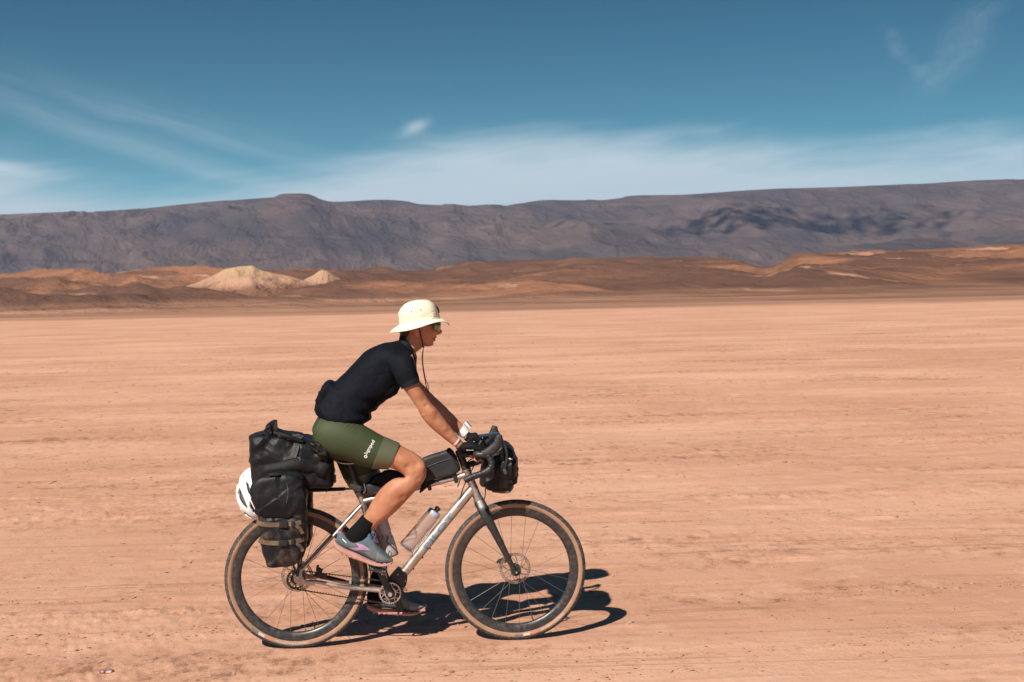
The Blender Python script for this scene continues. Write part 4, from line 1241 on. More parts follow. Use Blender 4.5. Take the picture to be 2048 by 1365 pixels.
M_BAG = bagmat('black coated fabric', (0.0055, 0.006, 0.0075), 0.14, (0.10, 0.07, 0.05), 0.47)
M_BAGD = bagmat('black fabric caked with dried mud', (0.009, 0.009, 0.011), 0.7, (0.14, 0.09, 0.06), 0.45, ds=11)
M_BAGF = bagmat('dull black fabric panel', (0.006, 0.006, 0.007), 0.2, (0.08, 0.055, 0.04), 0.62)
M_STRAPB = mat('brown dusty webbing', (0.085, 0.055, 0.032), 0.8, col2=(0.15, 0.10, 0.06), scale=30, bump=0.0006, bscale=300)
M_STRAPK = mat('dark grey rubber strap', (0.05, 0.05, 0.052), 0.6)
M_BUCK = mat('black plastic buckle', (0.014, 0.014, 0.015), 0.35)
M_ZIP = mat('grey seam tape', (0.10, 0.10, 0.10), 0.6)


def band(path, w, th_, tree=None):
    """flat strap following points; w along local side vector, laid in x-z, thickness along y"""
    vs, fs = [], []
    pts = [Vector(p) for p in path]
    for i, p in enumerate(pts):
        t_ = (pts[min(i + 1, len(pts) - 1)] - pts[max(i - 1, 0)]); t_ = V(t_.x, 0, t_.z)
        t_ = t_.normalized() if t_.length > 1e-6 else V(0, 0, 1); s_ = V(-t_.z, 0, t_.x) * w / 2
        for q in (p - s_ - V(0, th_, 0), p + s_ - V(0, th_, 0), p + s_, p - s_): vs.append(q)
    for i in range(len(pts) - 1):
        for j in range(4): a, b_ = i * 4 + j, i * 4 + (j + 1) % 4; fs.append((a, b_, b_ + 4, a + 4))
    fs += [(3, 2, 1, 0), tuple((len(pts) - 1) * 4 + j for j in range(4))]
    return vs, fs


def on_surf(pix, tree, ysil, lift=0.002, n=14):
    """pixels -> points on the near surface of a bag"""
    pts = [at(a, b, ysil) for a, b in pix]; out_ = []; last = ysil
    dense_ = catmull([tuple(p) for p in pts], max(1, n // (len(pts) - 1)))
    for q in dense_:
        h = tree.ray_cast(V(q[0], -1.5, q[2]), V(0, 1, 0)); 
        if h[0] is not None: last = h[0].y
        out_.append(V(q[0], last - lift, q[2]))
    return out_


# dry bag across the rack
pixd = [(497, 876), (508, 871), (520, 868), (533, 866), (560, 868), (590, 873), (612, 880), (632, 884), (647, 893), (657, 905), (659, 925), (664, 950), (668, 970), (664, 976),
        (630, 979), (580, 980), (520, 980), (501, 972), (497, 945), (499, 915)]
ds_ = soft(pixd, -0.12, -0.16, 0.16, 5.5, 0.010, 9.0, 3.1, fold=0.3, puff=0.016, n=150, m=36, creases_n=20)
db = Thing('dry_bag', 'big black roll top dry bag strapped on the rear rack', 'bag', P(580, 980, 0))
dbt = bvh_of(ds_)
db.part('bag_body', ds_, M_BAG, smooth=True)
roll = soft([(520, 871), (527, 862), (532, 850), (540, 846.5), (546, 847), (547, 858), (549, 868), (540, 875)], -0.10, -0.13, 0.13, 5, 0.004, 20, 8.0, n=48, m=16)
db.part('roll_top', roll, M_BAG, smooth=True)
rl2 = tube([P(548, 866, -0.135), P(566, 871, -0.145), P(584, 876, -0.15), P(606, 884, -0.15)], [0.012, 0.016, 0.015, 0.008], 12, 4)
db.part('rolled_edge', rl2, M_BAGF)
db.part('side_panel', join(*[band(on_surf([(522, 945), (560, 938), (600, 930), (640, 938), (660, 945)], dbt, -0.15, 0.003), 0.07, 0.002)]), M_BAGF, smooth=True)
st_ = band(on_surf([(598, 873), (594, 885), (591, 900), (587, 913)], dbt, -0.15, 0.006), 0.030, 0.004)
sto = db.part('closure_strap', join(st_, band([P(585, 871, -0.16), P(600, 870.5, -0.16)], 0.01, 0.004)), M_STRAPK, smooth=False)
for i in range(7):
    f = i / 6; h_ = on_surf([(595.5 - 6 * f, 881 + 26 * f), (595 - 6 * f, 882 + 26 * f)], dbt, -0.15, 0.0112)[0]
    db.part('strap_hole', tube([h_, h_ + V(0, -0.0006, 0)], 0.0028, 8), M_BUCK, sto)
db.part('strap_patch', join(band(on_surf([(567, 917), (586, 913), (602, 918)], dbt, -0.15, 0.006), 0.014, 0.002)), M_STRAPK, smooth=False)
for k in range(7):
    f = k / 6; pp = at(500.5 - 2.0 * f, 941 + 22 * f, -0.13); hh = dbt.ray_cast(V(pp.x, -1.5, pp.z), V(0, 1, 0)); yy = hh[0].y if hh[0] else -0.11
    db.part('print_mark', box((pp.x + 0.003, yy - 0.001, pp.z), (0.008 if k % 2 else 0.006, 0.0008, 0.003)), M_ZIP, smooth=False)
for k in range(3):
    pp = at(502 - 0.6 * k, 921 + 3.2 * k, -0.13); hh = dbt.ray_cast(V(pp.x, -1.5, pp.z), V(0, 1, 0)); yy = hh[0].y if hh[0] else -0.11
    db.part('print_mark', box((pp.x + 0.003, yy - 0.001, pp.z), (0.006, 0.0008, 0.003)), M_STRAPB, smooth=False)
db.part('side_buckle', box(P(668, 958, -0.05), (0.02, 0.03, 0.04), 0.005), M_BUCK)
db.part('top_buckle', join(box(P(562, 872, -0.152), (0.03, 0.012, 0.016), 0.003), box(P(577, 878, -0.156), (0.012, 0.01, 0.012), 0.003)), M_BUCK)
db.part('front_pocket', soft([(618, 882), (640, 884), (655, 898), (657, 915), (640, 912), (622, 900)], -0.14, -0.17, -0.10, 4, 0.006, 18, 4.4, n=48, m=14), M_BAG, smooth=True)


# panniers, one on each side of the rear wheel
def pannier(label, sgn):
    def mir(sh): return ([V(v.x, v.y * (1 if sgn < 0 else -1), v.z) for v in sh[0]], sh[1] if sgn < 0 else [tuple(reversed(f)) for f in sh[1]])
    y0, y1 = -0.245, -0.088; ys = -0.225
    up = soft([(497, 984), (503, 968), (512, 958), (527, 952), (548, 948), (572, 947), (596, 951), (607, 962), (611, 985), (612, 1010), (611, 1036), (590, 1041), (555, 1042), (525, 1040), (512, 1034), (505, 1015)], ys, y0, y1, 5.0, 0.007, 9.0, 6.0 + sgn, fold=0.3, puff=0.010, n=130, creases_n=14)
    lo = soft([(512, 1024), (530, 1026), (570, 1027), (611, 1024), (613, 1060), (612, 1092), (607, 1118), (592, 1134), (568, 1138), (545, 1139), (533, 1133), (525, 1112), (518, 1075)], ys, y0 + 0.002, y1, 5.0, 0.007, 13.0, 2.0 + sgn, fold=0.35, puff=0.008, n=130, creases_n=16)
    th = Thing('pannier_bag', label, 'bag', mir(([V(P(560, 1139, -0.16).x, -0.16, P(560, 1139, -0.16).z)], []))[0][0], group='panniers on the rear rack')
    bo_ = th.part('upper_bag', mir(up), M_BAG if sgn < 0 else M_BAGF, smooth=True)
    lo_ = th.part('lower_bag', mir(lo), M_BAGD, smooth=True, label='lower half caked with dried mud')
    fold_ = soft([(497, 982), (506, 966), (522, 953), (548, 945), (575, 944), (600, 948), (609, 958), (606, 963), (594, 955), (572, 951), (548, 953), (526, 959), (512, 970), (502, 986)], ys, y0 + 0.02, y1 - 0.02, 4, 0.004, 20, 1.0, n=64, m=14)
    th.part('roll_closure', mir(fold_), M_BAGF, smooth=True)
    if sgn < 0:
        tr = bvh_of(join(up, lo))
        for yy in (1047, 1083):
            s_ = band(on_surf([(513 + (yy - 1047) * 0.12, yy - 2), (535, yy + 1.5), (560, yy + 1.5), (585, yy - 0.5), (612, yy - 5)], tr, ys, 0.003), 0.022, 0.002)
            so_ = th.part('strap', mir(s_), M_STRAPB, smooth=False)
            bc = on_surf([(568, yy + 1), (569, yy + 1)], tr, ys, 0.010)[0]
            th.part('buckle', box(bc, (0.040, 0.012, 0.030), 0.004), M_BUCK, so_)
            bc = on_surf([(587, yy - 1), (588, yy - 1)], tr, ys, 0.009)[0]
            th.part('strap_slider', box(bc, (0.016, 0.010, 0.028), 0.003), M_BUCK, so_)
            t0_ = on_surf([(592, yy + 2), (601, yy + 9), (606, yy + 20)], tr, ys, 0.006)
            th.part('strap_tail', band(t0_, 0.016, 0.002), M_STRAPB, so_, smooth=False)
        c1_ = on_surf([(538, 949), (556, 948)], tr, ys, 0.004)
        th.part('top_clip', box(P(548, 949, -0.24), (0.05, 0.012, 0.012), 0.003), M_BUCK)
        sm = on_surf([(574, 965), (577, 985), (574, 1005)], tr, ys, 0.0012)
        th.part('seam', band(sm, 0.0025, 0.0006), M_STRAPK, smooth=False)  # light on a bag crease, put in as a thin paler strip
    return th


pannier('muddy black roll top pannier with brown straps beside the rear wheel', -1)
pannier('dark far side pannier, mostly hidden behind the muddy near one', 1)

# handlebar bag
hb_ = soft([(967, 906), (985, 893), (1004, 888), (1020, 893), (1031, 905), (1036, 920), (1037, 945), (1035, 968), (1028, 982), (1022, 990), (1004, 990), (984, 986), (962, 976), (963, 955), (967, 930)], -0.13, -0.16, 0.16, 4.2, 0.008, 10.0, 9.3, fold=0.3, puff=0.014, n=140, m=36, creases_n=18)
hb = Thing('handlebar_bag', 'black crumpled bag strapped in front of the handlebar', 'bag', P(1000, 990, 0))
hbt = bvh_of(hb_)
hb.part('bag_body', hb_, M_BAG, smooth=True)
hb.part('front_pocket', soft([(1016, 898), (1030, 904), (1037, 922), (1038.5, 950), (1037, 970), (1026, 976), (1018, 960), (1014, 925)], -0.12, -0.13, 0.13, 3.5, 0.006, 18, 5.5, n=56, m=16), M_BAGF, smooth=True)
s_ = band(on_surf([(1002, 893), (1004, 912), (1007, 935), (1012, 948)], hbt, -0.15, 0.004), 0.014, 0.002)
so_ = hb.part('strap', s_, M_STRAPK, smooth=False)
hb.part('buckle', box(on_surf([(1006, 930), (1006, 931)], hbt, -0.15, 0.008)[0], (0.02, 0.01, 0.028), 0.003), M_BUCK, so_)
hb.part('label_patch', box(on_surf([(1021, 918), (1021.5, 918)], hbt, -0.15, 0.003)[0], (0.018, 0.0012, 0.005), 0, Matrix.Rotation(0.35, 3, 'Y')), M_WHITE, smooth=False)
hb.part('dirty_hem', band(on_surf([(985, 984), (1002, 986), (1020, 984)], hbt, -0.15, 0.002), 0.014, 0.002), M_STRAPB, smooth=False)

# bags along the top tube
tb = Thing('top_tube_bag', 'grey black wedge bag on the top tube behind the stem', 'bag', P(882, 960, 0))
M_TTB = bagmat('grey black laminated fabric', (0.022, 0.022, 0.024), 0.25, (0.11, 0.085, 0.07), 0.45)
tb.part('bag_body', soft([(843, 919), (860, 912), (880, 906), (895, 901), (903, 903), (911, 918), (919, 938), (918, 946), (905, 952), (885, 957), (862, 963), (846, 967), (843, 945)], -0.03, -0.034, 0.034, 6, 0.0015, 20, 1.5, n=80, m=18, creases_n=5), M_TTB, smooth=True)
tb.part('front_panel', soft([(893, 900), (899, 897), (906, 903), (914, 915), (921, 934), (921, 943), (917, 944), (910, 925), (902, 908)], -0.03, -0.036, 0.036, 5, 0.001, 20, 1.5, n=60, m=12), M_BAGF, smooth=True)
tb.part('base_panel', soft([(838, 990), (846, 962), (852, 950), (860, 955), (872, 966), (860, 972)], -0.03, -0.032, 0.032, 5, 0.001, 20, 1.5, n=40, m=12), M_BAGF, smooth=True)
tb.part('seam', tube([P(845, 938, -0.036), P(872, 927, -0.037), P(900, 917, -0.037)], 0.0014, 6), M_ZIP)
tb.part('zip', tube([P(872, 909.5, -0.01), P(892, 901.5, -0.01)], 0.004, 8), M_BUCK)
for q in ((858, 972), (911, 957)):
    c = P(*q, 0); tb.part('frame_strap', box(c, (0.020, 0.042, 0.044), 0.005, Matrix.Rotation(-0.25, 3, 'Y')), M_BUCK)
rb = Thing('frame_bag', 'small grey bag on the top tube against the seat post', 'bag', P(760, 992, 0))
rb.part('bag_body', soft([(727, 985), (730, 974), (735, 966), (750, 969), (775, 975), (800, 975), (815, 973), (800, 984), (770, 989), (735, 993)], -0.03, -0.03, 0.03, 5, 0.0015, 20, 2.5, n=64, m=14), M_TTB, smooth=True)
rb.part('bag_lid', soft([(735, 966), (745, 955), (756, 948), (770, 942), (783, 940), (800, 944), (820, 952), (822, 972), (790, 976), (760, 972)], -0.01, -0.028, 0.028, 5, 0.002, 20, 2.5, n=64, m=14), M_BAGF, smooth=True)
rb.part('frame_strap', tube([P(728, 968, -0.03), P(731, 980, -0.034), P(727, 988, -0.03)], 0.003, 8, 3), M_ZIP)

# helmet hung on the back of the bags
M_HEL = mat('glossy white helmet shell', (0.80, 0.81, 0.82), 0.28, coat=0.4)
M_HELI = mat('grey helmet foam', (0.10, 0.10, 0.105), 0.8)
he = Thing('bicycle_helmet', 'white bicycle helmet with long vents hung behind the panniers', 'helmet', P(500, 1036, 0))
hc = P(517, 986, -0.02); ex, ey, ez = 0.104, 0.098, 0.130
def hel(lat, lon, k=1.0):
    """lat from top pole (pointing back and a little down), lon round it"""
    d = V(-1, 0, 0.0); a, b_ = V(0, 0, 1), V(0, -1, 0)
    dirn = d * math.cos(lat) + (a * math.cos(lon) + b_ * math.sin(lon)) * math.sin(lat)
    return hc + V(dirn.x * ex * k, dirn.y * ey * k, dirn.z * ez * k)
vs, fs = [], []; NL, NO = 64, 200
VENTS = [[(480, 974), (489, 990), (497, 1012), (496.5, 1018), (486, 1009), (478, 998), (475.5, 988)], [(486, 1021), (495, 1026), (505, 1035), (499, 1036), (489, 1029)], [(484, 951), (487, 949), (491, 960), (488, 957)],
         [(503, 1000), (509, 1012), (514, 1026), (509, 1024), (503, 1012)], [(493, 962), (499, 966), (509, 990), (507, 996), (498, 980)], [(474.5, 1002), (479, 1013), (484, 1020), (480, 1020), (475.5, 1011)], [(474, 966), (478, 958), (479, 966), (475, 976)]]
VENTS = [[(lambda p: (p.x, p.z))(at(a, b, -0.07)) for a, b in pg] for pg in VENTS]


def inside(x, z, pg):
    c = False
    for i in range(len(pg)):
        (x0, z0), (x1, z1) = pg[i - 1], pg[i]
        if (z0 > z) != (z1 > z) and x < (x1 - x0) * (z - z0) / (z1 - z0) + x0: c = not c
    return c


def vent(lat, lon):
    p = hel(lat, lon); y = abs(p.y - hc.y)
    if y < 0.02: return abs(p.z - hc.z) < 0.07
    return any(inside(p.x, p.z, pg) for pg in VENTS)


for i in range(NL + 1):
    for j in range(NO): vs.append(hel(0.02 + i / NL * 1.62, 2 * PI * j / NO))
for i in range(NL):
    for j in range(NO):
        if vent(0.02 + (i + 0.5) / NL * 1.62, 2 * PI * (j + 0.5) / NO): continue
        a, b_ = i * NO + j, i * NO + (j + 1) % NO; fs.append((a, b_, b_ + NO, a + NO))
ho_ = he.part('shell', (vs, fs), M_HEL, smooth=True)
md = ho_.modifiers.new('thick', 'SOLIDIFY'); md.thickness = 0.012; md.offset = 0.0
md2 = ho_.modifiers.new('round', 'SMOOTH'); md2.iterations = 3
vs, fs = [], []
for i in range(17):
    for j in range(48): vs.append(hel(0.02 + i / 16 * 1.6, 2 * PI * j / 48, 0.87))
for i in range(16):
    for j in range(48): a, b_ = i * 48 + j, i * 48 + (j + 1) % 48; fs.append((a, b_, b_ + 48, a + 48))
fo_ = he.part('foam_liner', (vs, fs), M_HELI, smooth=True); md = fo_.modifiers.new('thick', 'SOLIDIFY'); md.thickness = 0.01
# ================================================================== the cyclist
def skin_mat():
    m, t, b = principled('sun tanned skin')
    c = t.nodes.new('ShaderNodeTexCoord')
    n1_ = noise_n(t, c.outputs['Object'], 9.0, 4, 0.55); n2_ = noise_n(t, c.outputs['Object'], 90.0, 3, 0.6)
    col = mixc(t, n1_.step(0.3, 0.7), (0.345, 0.138, 0.073), (0.455, 0.208, 0.118)); col = mixc(t, n2_.step(0.5, 0.7) * 0.25, col, (0.31, 0.115, 0.062))
    t.links.new(col, b.inputs['Base Color']); b.inputs['Roughness'].default_value = 0.56; b.inputs['Specular IOR Level'].default_value = 0.35
    b.inputs['Subsurface Weight'].default_value = 0.12; b.inputs['Subsurface Radius'].default_value = (0.012, 0.005, 0.003); b.inputs['Subsurface Scale'].default_value = 1.0
    bn = t.nodes.new('ShaderNodeBump'); bn.inputs['Distance'].default_value = 0.0006; bn.inputs['Strength'].default_value = 0.5
    t.links.new(noise_n(t, c.outputs['Object'], 220.0, 3).s, bn.inputs['Height']); t.links.new(bn.outputs[0], b.inputs['Normal'])
    return m


M_SKIN = skin_mat()


def jersey_mat():
    m, t, b = principled('navy black jersey knit with tonal line print')
    c = t.nodes.new('ShaderNodeTexCoord')
    mp = t.nodes.new('ShaderNodeMapping'); mp.inputs['Rotation'].default_value = (0, 0.75, 0); t.links.new(c.outputs['Object'], mp.inputs[0])
    vo = t.nodes.new('ShaderNodeTexVoronoi'); vo.distance = 'CHEBYCHEV'; vo.feature = 'F1'; vo.inputs['Scale'].default_value = 42; t.links.new(mp.outputs[0], vo.inputs['Vector'])
    ln = Nx(t, vo.outputs['Distance']); f = ln.step(0.30, 0.36) * (ln.step(0.50, 0.43)) * noise_n(t, c.outputs['Object'], 7.0, 3).step(0.44, 0.6)
    col = mixc(t, f * 0.28, (0.0042, 0.0050, 0.0088), (0.010, 0.022, 0.042)); t.links.new(col, b.inputs['Base Color'])
    b.inputs['Roughness'].default_value = 0.75; b.inputs['Specular IOR Level'].default_value = 0.12
    bn = t.nodes.new('ShaderNodeBump'); bn.inputs['Distance'].default_value = 0.0012; bn.inputs['Strength'].default_value = 0.5
    t.links.new((f * 0.5 + noise_n(t, c.outputs['Object'], 160.0, 3) * 0.5).s, bn.inputs['Height']); t.links.new(bn.outputs[0], b.inputs['Normal'])
    return m


M_JER = jersey_mat()
M_CUFF = mat('dark green grey cuff', (0.009, 0.013, 0.013), 0.8, spec=0.15, bump=0.0006, bscale=300)
M_SHO = mat('olive green stretch fabric', (0.033, 0.046, 0.0165), 0.66, col2=(0.039, 0.052, 0.02), scale=6, bump=0.0003, bscale=700, spec=0.35)
M_GRIP = mat('shiny olive leg band', (0.085, 0.088, 0.052), 0.40, spec=0.6, bump=0.0002, bscale=500)
M_SOCK = mat('black sock', (0.005, 0.005, 0.006), 0.9, spec=0.15, bump=0.0008, bscale=350)
M_GLOVE = mat('black glove', (0.006, 0.006, 0.007), 0.8, spec=0.2, bump=0.0006, bscale=260)
M_HAT = mat('cream cotton', (0.72, 0.665, 0.525), 0.85, col2=(0.69, 0.625, 0.47), scale=10, bump=0.0014, bscale=70)
M_HAIR = mat('dark brown hair', (0.028, 0.017, 0.012), 0.55, stretch=(1, 1, 0.15), bump=0.002, bscale=120)
M_CORD = mat('black cord', (0.008, 0.008, 0.009), 0.7)
M_SOLE = mat('dusty pink foam sole', (0.44, 0.235, 0.205), 0.9, col2=(0.38, 0.19, 0.145), scale=20, bump=0.001, bscale=90)
M_UPPER = mat('blue grey mesh upper', (0.058, 0.098, 0.122), 0.85, col2=(0.105, 0.125, 0.13), scale=16, lo=0.4, hi=0.65, bump=0.0008, bscale=420)
M_TOE = mat('grey toe overlay', (0.155, 0.16, 0.152), 0.85, col2=(0.115, 0.13, 0.135), scale=20, bump=0.0006, bscale=300)
M_LILAC = mat('lilac print', (0.38, 0.22, 0.35), 0.6)
M_LACE = mat('violet lace', (0.11, 0.085, 0.21), 0.8)
M_LENS = mat('green gold mirror lens', (0.17, 0.235, 0.11), 0.16, 0.8)
M_FRAME = mat('black glasses frame', (0.01, 0.01, 0.01), 0.35)
M_WATCH = mat('pale grey watch strap', (0.62, 0.64, 0.65), 0.5)

rider = Thing('person', 'cyclist in cream sun hat, navy jersey and olive shorts leaning over the handlebar', 'person', P(690, 1298, 0))


def arm_pairs(far):
    if not far:
        return [((826, 708), (782, 732), -0.165, 0.046), ((834, 745), (795, 766), -0.185, 0.044), ((838, 766), (806, 777), -0.190, 0.0405), ((849, 787), (821, 797), -0.190, 0.0375), ((862, 806), (833, 815), -0.188, 0.0365),
                ((874, 818), (841, 830), -0.184, 0.0395), ((885, 833), (852, 846), -0.176, 0.0385), ((898, 850), (868, 861), -0.166, 0.035), ((910, 866), (886, 876), -0.154, 0.030), ((921, 879), (902, 888), -0.145, 0.0265), ((930, 889), (914, 898), -0.138, 0.0265)]
    return [((824, 700), (784, 722), 0.165, 0.046), ((832, 735), (798, 756), 0.185, 0.044), ((837, 758), (808, 771), 0.190, 0.0405), ((857, 781), (831, 797), 0.188, 0.0375), ((871, 795), (844, 812), 0.186, 0.0365),
            ((884, 807), (858, 825), 0.182, 0.0385), ((897, 820), (872, 838), 0.174, 0.0375), ((911, 834), (889, 852), 0.164, 0.034), ((925, 849), (907, 864), 0.152, 0.030), ((936, 861), (921, 873), 0.144, 0.0265), ((943, 869), (930, 879), 0.138, 0.0265)]


def hand(sgn, grow=0.0, glove=False):
    """hand closed over the bar top; sgn -1 near, +1 far. fingers bend round the bar"""
    up_ = 0.0 if sgn < 0 else 0.012; fx = 0.0 if sgn < 0 else 0.010
    def q(x, y, z): return V(BC.x + x + fx, y * sgn, BC.z + z + up_)
    sh = []
    if sgn < 0: wr = (at(922, 893.5, -0.138) - V(BC.x, 0, BC.z)); w_ = q(wr.x, 0.138, wr.z)
    else: wr = at(936.5, 874, 0.138); w_ = V(wr.x, 0.138, wr.z)
    k1 = q(0.024, 0.135, 0.026)
    ax = (k1 - w_).normalized(); nr_ = V(-ax.z, 0, ax.x)
    mid_ = (w_ + k1) / 2 + nr_ * 0.010
    sh.append(loft([(w_ - ax * 0.012, nr_ * (0.0215 + grow), V(0, 0.026 + grow, 0)), (w_ + ax * 0.012, nr_ * (0.0195 + grow), V(0, 0.030 + grow, 0), 2.3), (mid_, nr_ * (0.0185 + grow), V(0, 0.039 + grow, 0), 2.5),
                    (k1 - ax * 0.012, nr_ * (0.016 + grow), V(0, 0.0415 + grow, 0), 2.6), (k1 + ax * 0.006, nr_ * (0.011 + grow), V(0, 0.039 + grow, 0), 2.4)], 22, 4))
    for i, (yy, ln) in enumerate(((0.104, 0.98), (0.125, 1.06), (0.146, 1.0), (0.166, 0.82))):
        pts = [q(0.012, yy, 0.030), q(0.030, yy, 0.018), q(0.0345 + 0.002 * i % 2, yy, -0.002), q(0.025, yy, -0.021), q(0.006, yy, -0.0285), q(-0.012 * ln, yy, -0.025)]
        rr = [0.0098, 0.0097, 0.0092, 0.0088, 0.0083, 0.0068]
        if glove: pts, rr = pts[:4], [r + grow for r in rr[:4]]
        elif ln < 0.9: rr = [r * 0.88 for r in rr]
        sh.append(tube(pts, rr, 12, 4))
    pts = [q(-0.030, 0.108, 0.030), q(-0.030, 0.092, 0.012), q(-0.026, 0.086, -0.008), q(-0.012, 0.088, -0.022), q(0.004, 0.092, -0.029)]
    rr = [0.013, 0.0125, 0.011, 0.0095, 0.0075]
    if glove: pts, rr = pts[:3], [r + grow for r in rr[:3]]
    sh.append(tube(pts, rr, 12, 4))
    return join(*sh)


LEG_N = [((745, 862), (718, 931), -0.100, 0.086), ((768, 876), (744, 935), -0.102, 0.078), ((797, 889), (776, 936), -0.105, 0.068), ((817, 899), (793, 941), -0.108, 0.060), ((834, 909), (806, 949), -0.110, 0.054, 2.2), ((848, 922), (810, 955), -0.112, 0.052, 2.3),
         ((853, 940), (806, 957), -0.112, 0.051, 2.3), ((850, 958), (797, 956), -0.112, 0.0495), ((838, 974), (784, 960), -0.113, 0.051), ((823, 991), (768, 972), -0.114, 0.054), ((806, 1009), (755, 986), -0.115, 0.053), ((790, 1025), (744, 1003), -0.115, 0.047), ((774, 1039), (735, 1020), -0.115, 0.040),
         ((757, 1051), (726, 1035), -0.115, 0.034), ((741, 1066), (711, 1050), -0.115, 0.031), ((728, 1082), (696, 1066), -0.115, 0.033), ((728, 1098), (690, 1085), -0.115, 0.033)]
LEG_F = [((735, 868), (668, 895), 0.10, 0.088), ((748, 905), (677, 922), 0.105, 0.084), ((757, 940), (692, 955), 0.108, 0.074), ((768, 968), (708, 985), 0.11, 0.060), ((778, 995), (722, 1010), 0.112, 0.052), ((781, 1015), (727, 1024), 0.112, 0.050), ((776, 1040), (724, 1044), 0.113, 0.051), ((772, 1075), (722, 1073), 0.114, 0.053),
         ((770, 1108), (728, 1104), 0.115, 0.046), ((769, 1140), (738, 1137), 0.115, 0.036), ((769, 1168), (742, 1166), 0.115, 0.031), ((770, 1190), (738, 1190), 0.115, 0.034), ((772, 1208), (738, 1208), 0.115, 0.034)]

TOR = [((637, 834), (727, 846), 0.150), ((634, 815), (735, 830), 0.150), ((643, 790), (744, 812), 0.138), ((658, 772), (750, 800), 0.130), ((674, 764), (766, 797), 0.130), ((694, 745), (786, 786), 0.135), ((714, 724), (800, 766), 0.140), ((738, 703), (812, 744), 0.150), ((764, 692), (821, 722), 0.150), ((786, 687), (826, 710), 0.105), ((800, 682), (829, 705), 0.062)]
torso = pl([(a, b_, 0, w_, 2.3) for a, b_, w_ in TOR], 28, 4)
pelvis = pl([((640, 880), (690, 905), 0, 0.12), ((628, 862), (708, 885), 0, 0.158), ((632, 842), (722, 862), 0, 0.16), ((640, 828), (728, 846), 0, 0.15)], 28, 4)
neck = pl([((828, 708), (800, 688), 0, 0.056), ((838, 701), (805, 678), 0, 0.052), ((848, 692), (808, 666), 0, 0.052), ((850, 680), (812, 655), 0, 0.055)], 22, 4)
head = pl([((850, 604), (832, 606), 0, 0.025), ((864, 614), (815, 618), 0, 0.058), ((871, 628), (806, 634), 0, 0.073, 2.2), ((874.5, 643), (804, 649), 0, 0.076, 2.3), ((875.5, 654), (806, 660), 0, 0.073, 2.2), ((875, 664), (812, 668), 0, 0.068, 2.1), ((870, 673), (822, 676), 0, 0.061, 2.1), ((864.5, 681), (834, 683), 0, 0.050, 2.1), ((866, 689), (845, 690), 0, 0.034, 2.2), ((861, 693), (851, 693.5), 0, 0.018)], 30, 5)
nose = loft([(P(873, 652), V(0.006, 0, 0), V(0, 0.010, 0)), (P(877.5, 659), V(0.010, 0, 0.001), V(0, 0.0115, 0)), (P(879.5, 665), V(0.0125, 0, 0.001), V(0, 0.0165, 0)), (P(876.5, 669), V(0.010, 0, -0.001), V(0, 0.015, 0)), (P(872, 670), V(0.004, 0, 0), V(0, 0.008, 0))], 18, 4)
lip1 = loft([(P(870.0, 674.6, y), V(0.0105 * k, 0, 0), V(0, 0, 0.0056 * k)) for y, k in ((-0.026, 0.35), (-0.014, 0.85), (0, 1.0), (0.014, 0.85), (0.026, 0.35))], 14, 3)
lip2 = loft([(P(867.5, 681.2, y), V(0.0105 * k, 0, 0), V(0, 0, 0.0056 * k)) for y, k in ((-0.024, 0.35), (-0.013, 0.85), (0, 1.0), (0.013, 0.85), (0.024, 0.35))], 14, 3)
chin = loft([(P(861.5, 688, y), V(0.014 * k, 0, 0), V(0, 0, 0.012 * k)) for y, k in ((-0.024, 0.4), (-0.01, 0.95), (0.01, 0.95), (0.024, 0.4))], 16, 3)
brow = loft([(P(870.5, 649, y), V(0.010 * k, 0, 0), V(0, 0, 0.007 * k)) for y, k in ((-0.045, 0.5), (-0.02, 1.0), (0.02, 1.0), (0.045, 0.5))], 14, 3)
ears = []
for sgn in (-1, 1):
    c = P(834, 664, -0.07); c = V(c.x, 0.071 * sgn, c.z)
    ears.append(loft([(c + V(0, -0.006 * sgn, 0), V(0.011, 0, 0.004), V(-0.006, 0, 0.024)), (c + V(-0.004, 0.006 * sgn, 0.002), V(0.015, 0, 0.005), V(-0.008, 0, 0.030)), (c + V(-0.008, 0.012 * sgn, 0.004), V(0.011, 0, 0.004), V(-0.006, 0, 0.024))], 18, 3))
    e = P(864, 655, -0.03)
def bumpat(px, py, y, r, a): return (at(px, py, y), r, a)


RELIEF = [bumpat(846, 934, -0.15, 0.022, 0.0045), bumpat(833, 930, -0.165, 0.016, -0.004), bumpat(822, 946, -0.165, 0.016, 0.003), bumpat(838, 958, -0.16, 0.014, -0.003), bumpat(785, 985, -0.165, 0.035, 0.005), bumpat(806, 996, -0.165, 0.014, -0.0035),
          bumpat(790, 1012, -0.16, 0.02, 0.003), bumpat(808, 918, -0.17, 0.03, 0.004), bumpat(815, 935, -0.168, 0.016, -0.0045), bumpat(852, 812, -0.225, 0.010, -0.0045), bumpat(846, 832, -0.215, 0.008, 0.004), bumpat(866, 822, -0.22, 0.02, 0.004), bumpat(872, 840, -0.21, 0.014, -0.003),
          bumpat(838, 790, -0.228, 0.02, 0.0035), bumpat(849, 800, -0.226, 0.012, -0.0025), bumpat(890, 858, -0.195, 0.012, 0.0025), bumpat(915, 890, -0.168, 0.007, 0.003), bumpat(905, 876, -0.175, 0.010, -0.002)]


def relief(v):
    q = 0.0012 * noise.noise(v * 22) + 0.0008 * noise.noise(v * 45)
    if v.y < -0.04:
        for c, r_, a in RELIEF:
            d2 = (v - c).length_squared
            if d2 < 9 * r_ * r_: q += a * math.exp(-d2 / (r_ * r_))
    return q


